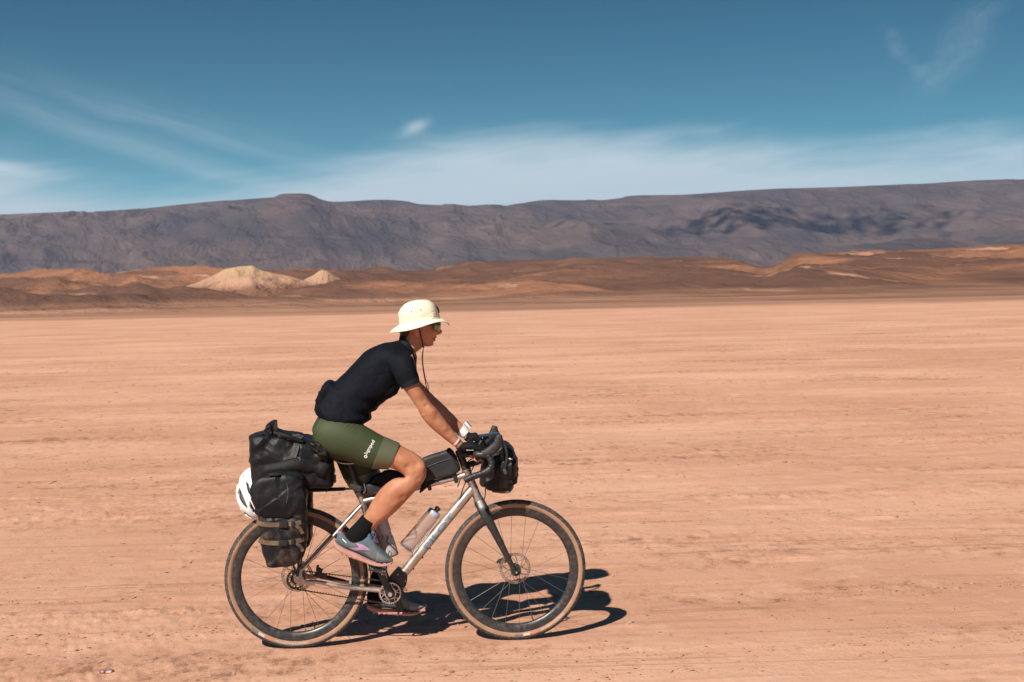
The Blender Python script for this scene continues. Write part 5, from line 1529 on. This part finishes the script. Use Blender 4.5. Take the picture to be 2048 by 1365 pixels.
body = remesh(join(torso, pelvis, neck, head, nose, lip1, lip2, chin, brow, *ears, pl(arm_pairs(False), 24, 4), pl(arm_pairs(True), 24, 4), hand(-1), hand(1), pl(LEG_N, 28, 4), pl(LEG_F, 28, 4)), 0.0033, 3, relief)
rider.part('body', body, M_SKIN, smooth=True)
eyes = []
for sgn in (-1, 1):
    c = P(866.5, 656, -0.03); c = V(c.x, 0.031 * sgn, c.z)
    eyes.append(loft([(c + V(-0.012, 0, 0), V(0, 0.004, 0), V(0, 0, 0.004)), (c + V(-0.006, 0, 0), V(0, 0.011, 0), V(0, 0, 0.010)), (c + V(0.003, 0, 0), V(0, 0.011, 0), V(0, 0, 0.009)), (c + V(0.0075, 0, 0), V(0, 0.004, 0), V(0, 0, 0.004))], 14, 3))
rider.part('eyes', join(*eyes), mat('eye', (0.5, 0.46, 0.42), 0.2))

# ---- jersey
jt = [((636, 833), (728, 846), 0.168, 2.4), ((630, 821), (743, 838), 0.170, 2.4), ((631, 806), (741, 826), 0.162), ((640, 788), (752, 821), 0.154), ((652, 772), (757, 806), 0.146), ((672, 762), (774, 800), 0.146), ((692, 743), (794, 787), 0.150), ((712, 722), (805, 766), 0.156), ((736, 700), (816, 744), 0.164), ((762, 689), (825, 722), 0.162), ((784, 684), (829, 712), 0.120), ((797, 680), (831, 707), 0.078)]
jtor = pl([(q[0], q[1], 0, q[2], q[3] if len(q) > 3 else 2.35) for q in jt], 32, 4)
pocket = soft([(676, 768), (656, 761.5), (645, 769), (633, 793), (630, 806), (640, 818), (668, 815), (684, 785)], -0.05, -0.12, 0.10, 4, 0.003, 16, 2.0, n=56, m=16)
bump1 = pl([((740, 812), (752, 823), 0, 0.08), ((748, 800), (757, 814), 0, 0.10), ((757, 796), (770, 803), 0, 0.11)], 18, 3)
hemf = pl([((722, 832), (730, 845), 0, 0.11), ((733, 826), (742, 839), 0, 0.10), ((737, 818), (741, 828), 0, 0.09)], 18, 3)
chest = []
for sgn in (-1, 1):
    c = P(778, 776, 0); chest.append(loft([(V(c.x - 0.045, 0.062 * sgn, c.z + 0.03), V(0.02, 0, 0.02), V(0, 0.03, 0)), (V(c.x - 0.012, 0.066 * sgn, c.z + 0.006), V(0.042, 0, 0.042), V(0, 0.058, 0)), (V(c.x + 0.012, 0.068 * sgn, c.z - 0.022), V(0.040, 0, 0.030), V(0, 0.052, 0)), (V(c.x + 0.026, 0.068 * sgn, c.z - 0.036), V(0.02, 0, 0.014), V(0, 0.022, 0))], 20, 4))


def sleeve(sgn):
    if sgn < 0: s_ = [((800, 700), (765, 716), -0.115, 0.060), ((822, 705), (776, 733), -0.158, 0.058), ((830, 728), (787, 752), -0.182, 0.054), ((835, 747), (796, 767), -0.190, 0.050), ((838.5, 763), (803, 777), -0.192, 0.047)]
    else: s_ = [((800, 696), (765, 712), 0.115, 0.060), ((820, 700), (778, 724), 0.158, 0.056), ((828, 720), (790, 744), 0.182, 0.052), ((834, 740), (800, 760), 0.190, 0.048), ((838, 757), (807, 771), 0.192, 0.0455)]
    return pl(s_, 24, 4)


AX_T = (at(800, 700, 0) - at(650, 820, 0)).normalized(); AX_T = V(AX_T.x, 0, AX_T.z)


def creases(v):
    """pulled fabric: soft folds running across the waist and out of the armpit"""
    a = v.dot(AX_T); c_ = V(v.x, 0, v.z).dot(V(-AX_T.z, 0, AX_T.x))
    w = noise.noise(V(a * 7, v.y * 5, c_ * 6)) * 0.5
    f1 = (1 - abs(math.sin(a * 62 + w * 5 + c_ * 12))) ** 3
    m1 = max(0.0, min(1.0, (at(690, 790).dot(AX_T) - a) / 0.10 + 0.35))
    return 0.0075 * (f1 - 0.25) * m1 * (0.4 + 0.6 * abs(noise.noise(v * 9))) + 0.0035 * noise.noise(v * 14) + 0.0016 * noise.noise(v * 40)


jer = remesh(join(jtor, pocket, bump1, hemf, *chest, sleeve(-1), sleeve(1)), 0.005, 4, creases)
jo = rider.part('jersey', jer, M_JER, smooth=True)
for sgn in (-1, 1):
    if sgn < 0: s_ = [((836, 752), (799, 771), -0.190, 0.0495), ((838, 758), (801.5, 774), -0.191, 0.049), ((839.5, 764), (803.5, 778.5), -0.192, 0.048)]
    else: s_ = [((835, 746), (803, 764), 0.190, 0.048), ((837, 752), (805, 768), 0.191, 0.0475), ((838.5, 758.5), (807, 772), 0.192, 0.0465)]
    rider.part('sleeve_cuff', pl(s_, 28, 3, 0.0012), M_CUFF, jo)
rider.part('collar', pl([((797, 683), (830, 709), 0, 0.074), ((799, 674), (832, 703), 0, 0.064), ((802, 668), (834, 698), 0, 0.060)][:2] + [((800.5, 667), (829, 697), 0, 0.060)], 28, 4), M_CUFF, jo)
rider.part('zip_flap', tube([P(829, 706, -0.045), P(830, 716, -0.045), P(829, 726, -0.04)], [0.006, 0.010, 0.004], 8, 3), M_CORD, jo)

# ---- shorts
thN = [((642, 834), (624, 872), -0.085, 0.062), ((664, 829), (634, 899), -0.098, 0.082), ((695, 833), (662, 913), -0.102, 0.094), ((722, 847), (693, 922), -0.103, 0.094), ((746, 861), (718, 931), -0.103, 0.089), ((769, 874), (744, 937), -0.104, 0.081), ((798.5, 887.5), (776, 938), -0.105, 0.0715)]
thF = [((690, 838), (650, 895), 0.09, 0.08), ((736, 864), (664, 900), 0.10, 0.092), ((750, 905), (673, 925), 0.105, 0.087), ((758, 938), (687, 958), 0.108, 0.077), ((766, 958), (699, 977), 0.109, 0.070)]
hips = pl([((648, 890), (690, 915), 0, 0.10), ((630, 872), (712, 892), 0, 0.160), ((624, 858), (724, 870), 0, 0.168), ((633, 838), (728, 852), 0, 0.166), ((642, 826), (726, 840), 0, 0.155)], 28, 4)


def tug(v):
    c = at(712, 845, -0.15); d = V(v.x - c.x, 0, v.z - c.z); r_ = d.length
    a = d.dot(V(0.75, 0, 0.66)); b_ = d.dot(V(-0.66, 0, 0.75))
    f = math.exp(-(a / 0.05) ** 2 - (b_ / 0.045) ** 2)
    w = (1 - abs(math.sin(b_ * 190 + 1.5 * noise.noise(v * 20) + a * 20))) ** 3
    return 0.0045 * f * (w - 0.4) + 0.0006 * noise.noise(v * 12)


shs = remesh(join(hips, pl(thN, 28, 4), pl(thF, 28, 4)), 0.005, 4, tug)
sho = rider.part('shorts', shs, M_SHO, smooth=True)
tN = [((768, 873.5), (742.5, 937), -0.104, 0.0815), ((771, 875), (746, 938), -0.104, 0.081), ((785, 881), (761, 938), -0.105, 0.076), ((798.5, 887), (776, 938.5), -0.105, 0.0715), ((799, 888), (777, 938), -0.105, 0.069)]
gb_ = pl(tN, 40, 4, 0.0016)
rider.part('leg_band', gb_, M_GRIP, sho)
rider.part('leg_band', pl([((758, 938), (687, 958), 0.108, 0.0785), ((767, 959), (700, 978), 0.109, 0.0715)], 32, 4, 0.001), M_GRIP, sho)
trS = bvh_of(shs)
lt = text_shape('lagoped', 0.022, 0.004); wl = max(v.x for v in lt[0])
p0, p1 = at(733.4, 910.5, -0.19), at(749.6, 884.0, -0.19); d_ = p1 - p0; L = d_.length
lt = ([V(v.x * L / wl, v.y * L / wl, 0) for v in lt[0]], lt[1])
rider.part('shorts_lettering', lay(lt, (p0.x, p0.z), (d_.x, d_.z), trS, 0.0012), M_WHITE, sho, smooth=False)
dc = at(731.4, 913.8, -0.19)
ring_v, ring_f = [], []
for i in range(20):
    a = 2 * PI * i / 20
    ring_v += [V(0.0082 * math.cos(a), 0.0082 * math.sin(a), 0), V(0.0036 * math.cos(a), 0.0036 * math.sin(a) * 0.8 - 0.0004, 0)]
    j = (i + 1) % 20; ring_f.append((i * 2, j * 2, j * 2 + 1, i * 2 + 1))
rider.part('shorts_emblem', lay((ring_v, ring_f), (dc.x, dc.z), (d_.x, d_.z), trS, 0.0012), M_WHITE, sho, smooth=False)

# ---- gloves, watch, wrist band
for sgn in (-1, 1):
    g = remesh(hand(sgn, 0.0032, True), 0.0035, 3, lambda v: 0.0012 * noise.noise(v * 60))
    go = rider.part('glove', g, M_GLOVE, smooth=True)
    if sgn < 0:
        tg = bvh_of(g)
        for k in range(7):
            pp = at(934 + k * 2.0, 900.4, -0.17); hh = tg.ray_cast(V(pp.x, -1.5, pp.z), V(0, 1, 0))
            if hh[0]: rider.part('glove_print', box((pp.x, hh[0].y - 0.0006, pp.z), (0.0034, 0.0008, 0.0065 if k in (0, 3) else 0.0042)), M_WHITE, go, smooth=False)
        rider.part('glove_cuff', pl([((928.5, 886), (912.5, 897.5), -0.139, 0.0285), ((932, 889), (916, 902), -0.138, 0.030)], 24, 3, 0.001), M_GLOVE, go)
    else:
        rider.part('glove_cuff', pl([((943, 866), (928, 879), 0.139, 0.0285), ((946, 869), (932, 882), 0.138, 0.030)], 24, 3, 0.001), M_GLOVE, go)
rider.part('wrist_band', pl([((918.5, 875), (906, 891), -0.147, 0.0285), ((920.5, 877.5), (908.5, 892.5), -0.146, 0.0285)], 28, 3, 0.0012), M_WATCH)
wo = rider.part('watch', pl([((928, 848.5), (913, 869), 0.1505, 0.0315), ((934.5, 857), (920, 873), 0.146, 0.030), ((938, 862), (924.5, 875.5), 0.144, 0.0295)], 28, 3, 0.0018), M_WATCH)
wc = P(936, 851, 0.15)
rider.part('watch_case', box(wc, (0.042, 0.040, 0.013), 0.004, Matrix.Rotation(0.85, 3, 'Y')), M_WATCH, wo)
rider.part('watch_face', box(wc + V(0.0065, 0, 0.0058), (0.034, 0.032, 0.002), 0.0005, Matrix.Rotation(0.85, 3, 'Y')), M_FRAME, wo)

# ---- socks and shoes
rider.part('sock', pl([((752.5, 1049), (725, 1031), -0.115, 0.036), ((744, 1061), (714, 1044), -0.115, 0.0335), ((736, 1074), (702, 1056), -0.115, 0.034), ((730, 1082), (691, 1068), -0.115, 0.0335), ((727, 1092), (689, 1080), -0.115, 0.029)], 28, 4, 0.0025), M_SOCK)
rider.part('sock', pl([((774, 1135), (741, 1131), 0.115, 0.039), ((771, 1160), (741, 1158), 0.115, 0.034), ((773, 1190), (735, 1190), 0.115, 0.037), ((774, 1206), (735, 1206), 0.115, 0.037)], 28, 4, 0.0025), M_SOCK)
UP = [((675, 1069), (671, 1084), 0.018), ((684, 1065), (679, 1090), 0.029), ((694, 1072), (690, 1096), 0.034), ((706, 1078), (701, 1100), 0.036), ((717, 1076), (712, 1105), 0.037), ((727, 1076), (721, 1109), 0.038), ((737, 1069), (731, 1115), 0.036, 2.1), ((747, 1078), (741, 1119), 0.038), ((757, 1092), (751, 1123), 0.043, 2.3), ((768, 1103), (763, 1126), 0.043, 2.3), ((778, 1111.5), (775, 1126), 0.035), ((785.5, 1119), (784.5, 1125), 0.018)]
SO = [((670, 1080), (667.5, 1092), 0.020), ((677, 1087), (673, 1099), 0.032, 2.6), ((692, 1096.5), (688, 1109), 0.037, 2.8), ((712, 1104.5), (706, 1117), 0.038, 2.8), ((732, 1115), (726, 1123.5), 0.041, 2.8), ((752, 1123), (748, 1131), 0.047, 2.8), ((768, 1125.5), (767, 1132), 0.045, 2.8), ((780, 1123), (779, 1130), 0.034, 2.6), ((787, 1119.5), (786, 1125), 0.016)]
upper = pl([(q[0], q[1], -0.115, q[2], q[3] if len(q) > 3 else 2.2) for q in UP], 32, 4)
upper = (upper[0], upper[1])
sole = pl([(q[0], q[1], -0.115, q[2], q[3] if len(q) > 3 else 2.6) for q in SO], 32, 4)
lugs = []
for i in range(11):
    f = i / 10; a_ = at(680 + 100 * f, 1104 + 28 * f ** 0.8 - (3 if f > 0.85 else 0), -0.115)
    for yy in (-0.145, -0.115, -0.085): lugs.append(box((a_.x, yy, a_.z + 0.003), (0.014, 0.018, 0.008), 0.002, Matrix.Rotation(0.28, 3, 'Y')))
tu = bvh_of(upper)
heel = at(671, 1090, -0.115)


def shoe(sgn):
    if sgn < 0: T_ = lambda sh: sh
    else:
        org = at(737, 1213, 0.115); rotm = Matrix.Rotation(-0.29, 3, 'Y')
        def T_(sh):
            vs_ = []
            for v in sh[0]:
                d = rotm @ V(v.x - heel.x, 0, v.z - heel.z); vs_.append(V(org.x + d.x, -v.y, org.z + d.z))
            return vs_, [tuple(reversed(f)) for f in sh[1]]
    uo = rider.part('shoe', T_(upper), M_UPPER, smooth=True)
    rider.part('shoe_sole', T_(join(sole, *lugs)), M_SOLE, uo)
    toe = pl([((757, 1094), (751, 1123.5), -0.115, 0.0435, 2.3), ((768, 1104), (763, 1126), -0.115, 0.0435, 2.3), ((778, 1112), (775, 1126), -0.115, 0.0355), ((786, 1119.5), (785, 1125), -0.115, 0.018)], 32, 4, 0.0008)
    rider.part('toe_cap', T_(toe), M_TOE, uo, smooth=True)

    def poly(pix, m_, nm):
        pts = [at(a, b_, -0.15) for a, b_ in pix]; n_ = 5
        sh = []
        c = sum((V(p.x, 0, p.z) for p in pts), V(0, 0, 0)) / len(pts)
        bm = bmesh.new(); f = bm.faces.new([bm.verts.new((p.x, 0, p.z)) for p in pts]); bmesh.ops.triangulate(bm, faces=[f]); bmesh.ops.subdivide_edges(bm, edges=list(bm.edges), cuts=4, use_grid_fill=True)
        bm.verts.index_update(); vs_ = []
        for v in bm.verts:
            h = tu.ray_cast(V(v.co.x, -1.5, v.co.z), V(0, 1, 0)); vs_.append(V(v.co.x, (h[0].y if h[0] else -0.15) - 0.0012, v.co.z))
        fs_ = [tuple(v.index for v in f.verts) for f in bm.faces]; bm.free()
        rider.part(nm, T_((vs_, fs_)), m_, uo, smooth=False)
    poly([(697, 1096), (716, 1095.5), (724, 1093), (722, 1090), (712, 1086.5), (727, 1090), (742, 1101), (722, 1100.5), (709, 1102.5)], M_LILAC, 'side_mark')
    poly([(684, 1079), (685.5, 1078), (693.5, 1086), (692.5, 1087)], M_WHITE, 'heel_mark')
    poly([(725, 1104), (738, 1104), (749, 1117), (742, 1117), (733, 1110)], M_TOE, 'side_overlay')
    lc = []
    for i in range(6):
        f = i / 5; a_ = at(736 + 15 * f, 1073 + 22 * f, -0.115); c0 = 0.028
        lc.append(tube([V(a_.x - 0.004, -0.115 - c0, a_.z - 0.012), V(a_.x + 0.006, -0.115 - 0.014, a_.z + 0.004), V(a_.x + 0.008, -0.115 + 0.014, a_.z + 0.004), V(a_.x - 0.002, -0.115 + c0, a_.z - 0.010)], 0.0019, 8, 4))
    for e in (((746, 1078), (752, 1084), (756, 1085), (751, 1076)), ((745, 1072), (748, 1066), (752, 1070), (748, 1080), (749, 1093))):
        lc.append(tube([at(a, b_, -0.14) for a, b_ in e], 0.0018, 8, 5))
    rider.part('shoe_laces', T_(join(*lc)), M_LACE, uo)
    rider.part('shoe_tongue', T_(pl([((741, 1064), (733, 1067), -0.115, 0.020), ((744, 1070), (733, 1074), -0.115, 0.024), ((747, 1079), (737, 1083), -0.115, 0.026)], 18, 3)), mat('bright blue tongue', (0.03, 0.12, 0.19), 0.8), uo)
    rider.part('heel_tab', T_(tube([at(676, 1068, -0.115), at(672, 1066, -0.115), at(677, 1065.5, -0.115), at(683, 1064.5, -0.115)], [0.003, 0.003, 0.004, 0.003], 8, 3)), M_LILAC, uo)


shoe(-1); shoe(1)

# ---- hair, sunglasses, hat
hair = remesh(join(pl([((834, 650), (805, 652), 0, 0.074), ((830, 656), (800, 658), 0, 0.075), ((822, 664), (798.5, 664), 0, 0.070), ((817, 674), (801, 671), 0, 0.052), ((812, 680), (803, 677), 0, 0.03)], 24, 4)), 0.004, 2, lambda v: 0.0025 * noise.noise(V(v.x * 40, v.y * 40, v.z * 12)))
hro = rider.part('hair', hair, M_HAIR, smooth=True)
rider.part('hair_strand', tube([P(827, 702, -0.045), P(829, 708, -0.045), P(831, 716, -0.045), P(831, 730, -0.045), P(833, 740, -0.045)], [0.002, 0.004, 0.006, 0.005, 0.0015], 8, 4), M_HAIR, hro)
gx = P(866, 655).x; front = P(881.5, 655).x
vs, fs = [], []; N_ = 28
for i in range(N_ + 1):
    a = -1.32 + 2.64 * i / N_; nz_ = max(0.0, 1 - abs(a) / 0.35)
    x = gx - 0.012 + (front - gx + 0.012) * math.cos(a) ** 0.75; y = 0.071 * math.sin(a)
    zt_, zb_ = P(870, 646.5, y * 0.5).z, P(870, 664.0, y * 0.5).z + 0.016 * nz_ + 0.006 * max(0, abs(a) - 0.9) / 0.4
    for zz, dx_ in ((zt_, 0.0), (zt_ * 0.66 + zb_ * 0.34, 0.0015), (zt_ * 0.33 + zb_ * 0.67, 0.001), (zb_, -0.003)): vs.append(V(x + dx_, y, zz))
for i in range(N_):
    for j in range(3): a, b_ = i * 4 + j, i * 4 + j + 1; fs.append((a, a + 4, b_ + 4, b_))
so_ = rider.part('sunglasses', (vs, fs), M_LENS, smooth=True); md = so_.modifiers.new('thick', 'SOLIDIFY'); md.thickness = 0.0022
rim_ = [vs[i * 4] + V(0, 0, 0.0005) for i in range(N_ + 1)]
rider.part('glasses_frame', join(tube(rim_, 0.0026, 8), *[tube([V(gx + 0.0, 0.070 * s_, P(866, 650, -0.07).z), V(P(850, 652).x, 0.0765 * s_, P(850, 651, -0.077).z), V(P(832, 656).x, 0.0775 * s_, P(832, 655, -0.077).z)], [0.005, 0.0032, 0.0025], 8, 3) for s_ in (-1, 1)]), M_FRAME, so_)

CR = [((881, 636.5), (798.5, 650), 0.0905, 2.1), ((879, 629), (796.5, 638), 0.0895, 2.1), ((876, 621), (797, 627), 0.087, 2.15), ((871.5, 612.5), (802, 617), 0.080, 2.2), ((866, 606), (809.5, 609.5), 0.069, 2.2), ((859, 602), (818, 604.5), 0.053, 2.2), ((853, 600.3), (828, 601.3), 0.030, 2.2), ((845, 599.8), (838, 600), 0.008, 2.0)]
cv_ = pl([(q[0], q[1], 0, q[2], q[3]) for q in CR], 64, 5)
ncap = len(cv_[0]); vs = list(cv_[0]); fs = [f for f in cv_[1] if ncap - 2 not in f]          # open at the bottom
A_, B_ = at(*CR[0][0], 0), at(*CR[0][1], 0); c0 = (A_ + B_) / 2; u0_ = (A_ - B_) / 2
# brim: measured droop round the head
ang = [0, 0.45, 0.9, 1.3, 1.57, 2.0, 2.45, 2.8, PI]
pf = at(899.5, 650.5, 0); pb = at(779.5, 665.5, 0)
cxb, ax_ = (pf.x + pb.x) / 2, (pf.x - pb.x) / 2; ayb = 0.142
def zpx(py, y, px): return at(px, py, y).z
zz = [pf.z, zpx(645.5, -0.06, 886), zpx(643.0, -0.11, 868), zpx(650, -0.137, 852), zpx(655.5, -0.142, 840), zpx(661.5, -0.13, 818), zpx(664.5, -0.09, 796), zpx(665.8, -0.045, 784), pb.z]
def brim_pt(a):
    aa = abs((a + PI) % (2 * PI) - PI); z = float(np.interp(aa, ang, zz))
    return V(cxb + ax_ * math.cos(a), ayb * math.sin(a) * -1, z)
NB = 64; rows = 7; base_i = 0
for r_ in range(1, rows + 1):
    f = r_ / rows
    for j in range(NB):
        a = 2 * PI * j / NB; inner = vs[j]; 
        aa = math.atan2(-(inner.y) / 0.0905, (inner.x - c0.x) / u0_.length)
        o_ = brim_pt(aa); p = inner.lerp(o_, f); p.z += 0.006 * math.sin(PI * f) * 0.7 + 0.004 * f * noise.noise(p * 17) + 0.0015 * noise.noise(p * 30)
        vs.append(p)
o1 = ncap
for j in range(NB): fs.append((j, (j + 1) % NB, o1 + (j + 1) % NB, o1 + j))
for r_ in range(rows - 1):
    for j in range(NB): a, b_ = o1 + r_ * NB + j, o1 + r_ * NB + (j + 1) % NB; fs.append((a, b_, b_ + NB, a + NB))
hv = []
for i, v in enumerate(vs):
    if i < ncap:
        k = noise.noise(v * 18 + V(2, 0, 0)); d = (v - V(c0.x, 0, v.z)); d = d.normalized() if d.length > 1e-4 else V(0, 0, 1)
        near = math.exp(-((v.x - at(868, 625).x) / 0.05) ** 2) * math.exp(-((v.z - at(868, 630).z) / 0.03) ** 2)
        k2_ = 1 - abs(noise.noise(V(v.x * 14, v.y * 14, v.z * 34) + V(7, 1, 0))) * 2
        v = v + d * (0.004 * k + 0.0035 * (k2_ - 0.5) - 0.006 * near * (1 - abs(math.sin(v.z * 260 + v.y * 30))))
    hv.append(v)
used = sorted({i for f in fs for i in f}); mp = {u: i for i, u in enumerate(used)}
hat = rider.part('sun_hat', ([hv[u] for u in used], [tuple(mp[i] for i in f) for f in fs]), M_HAT, smooth=True)
md = hat.modifiers.new('thick', 'SOLIDIFY'); md.thickness = 0.0035; md.offset = -1
th_ = bvh_of((hv, fs))
for q in ((823, 624), (841.5, 620.8)):
    p = at(*q, -0.08); h = th_.ray_cast(V(p.x, -1.5, p.z), V(0, 1, 0)); rider.part('hat_eyelet', tube([h[0], h[0] + V(0, -0.002, 0.001)], 0.0028, 10), M_CORD, hat)
st_pts = [vs[j] * 1.0 for j in range(NB)]
seam = []
for j in range(NB + 1):
    v = hv[j % NB]; d = v - V(c0.x, 0, v.z); seam.append(v + d.normalized() * 0.0012 + V(0, 0, 0.001))
rider.part('hat_seam', tube(seam, 0.0018, 6, cap=False), M_HAT, hat)
hp = [at(871, 612, 0), at(874.5, 617, 0), at(877.5, 626, 0)]
rider.part('hat_badge', loft([(hp[0] + V(0.001, 0, 0), V(0.003, 0, 0.001), V(0, 0.012, 0)), (hp[1] + V(0.003, 0, 0), V(0.004, 0, 0.001), V(0, 0.022, 0)), (hp[2] + V(0.002, 0, 0), V(0.003, 0, 0.001), V(0, 0.014, 0))], 16, 4), M_CORD, hat)
rider.part('chin_cord', join(tube([P(838, 655, -0.080), P(842, 672, -0.072), P(845.5, 690, -0.05), P(847, 696, -0.04)], 0.0026, 8, 4), tube([P(838, 655, 0.080), P(842, 672, 0.072), P(845.5, 690, 0.02), P(847, 696, -0.03)], 0.0022, 8, 4),
                              tube([P(846.5, 697, -0.04), P(844, 716, -0.05), P(846, 738, -0.06), P(849.5, 757, -0.07), P(852, 770, -0.075), P(856.5, 786, -0.08)], 0.0021, 8, 4),
                              tube([P(846.5, 697, -0.04), P(845.5, 722, -0.055), P(848, 742, -0.06), P(851, 758, -0.07), P(856, 771, -0.075), P(857, 786, -0.08)], 0.0019, 8, 4),
                              tube([P(845, 693.5, -0.042), P(849, 694.5, -0.042)], 0.004, 8)), M_CORD, hat)

# ================================================================== litter on the clay
g0 = on_ground(213, 1349)
LT = Matrix.Translation((g0.x, g0.y, gz(g0.x, g0.y))) @ Matrix.Rotation(0.12, 4, 'Z') @ Matrix.Scale(0.7, 4)
can = Thing('crushed_can', 'flattened red and silver drink can lying in the lower left corner', 'can', (0, 0, 0), LT)
secs = []
for x, w_, h_ in ((-0.043, 0.020, 0.006), (-0.040, 0.026, 0.011), (-0.02, 0.028, 0.012), (0.0, 0.025, 0.010), (0.015, 0.027, 0.0125), (0.032, 0.024, 0.010), (0.040, 0.018, 0.008)):
    secs.append((V(x, 0.002 * math.sin(x * 120), 0.008 + 0.12 * abs(x) * 0.12), V(0, w_, 0.004 * math.sin(x * 90)), V(0, 0, h_)))
cs_ = loft(secs, 28, 4)
cs_ = ([v + V(0, 0, 0.003 * noise.noise(v * 90)) for v in cs_[0]], cs_[1])
can.part('can_wall', cs_, mat('crumpled silver and red tin', (0.45, 0.05, 0.035), 0.4, 0.4, col2=(0.36, 0.34, 0.32), scale=38, lo=0.44, hi=0.5, dust=0.5, dscale=40), smooth=True)
can.part('can_end', loft([(V(-0.044, 0, 0.009), V(0, 0.021, 0), V(0, 0, 0.0095)), (V(-0.047, 0, 0.009), V(0, 0.021, 0), V(0, 0, 0.0095))], 24, 2), M_STEEL)
can.part('can_end', loft([(V(0.041, 0, 0.010), V(0, 0.017, 0), V(0, 0, 0.009)), (V(0.046, 0, 0.011), V(0, 0.016, 0), V(0, 0, 0.008))], 24, 2), M_BLACK)
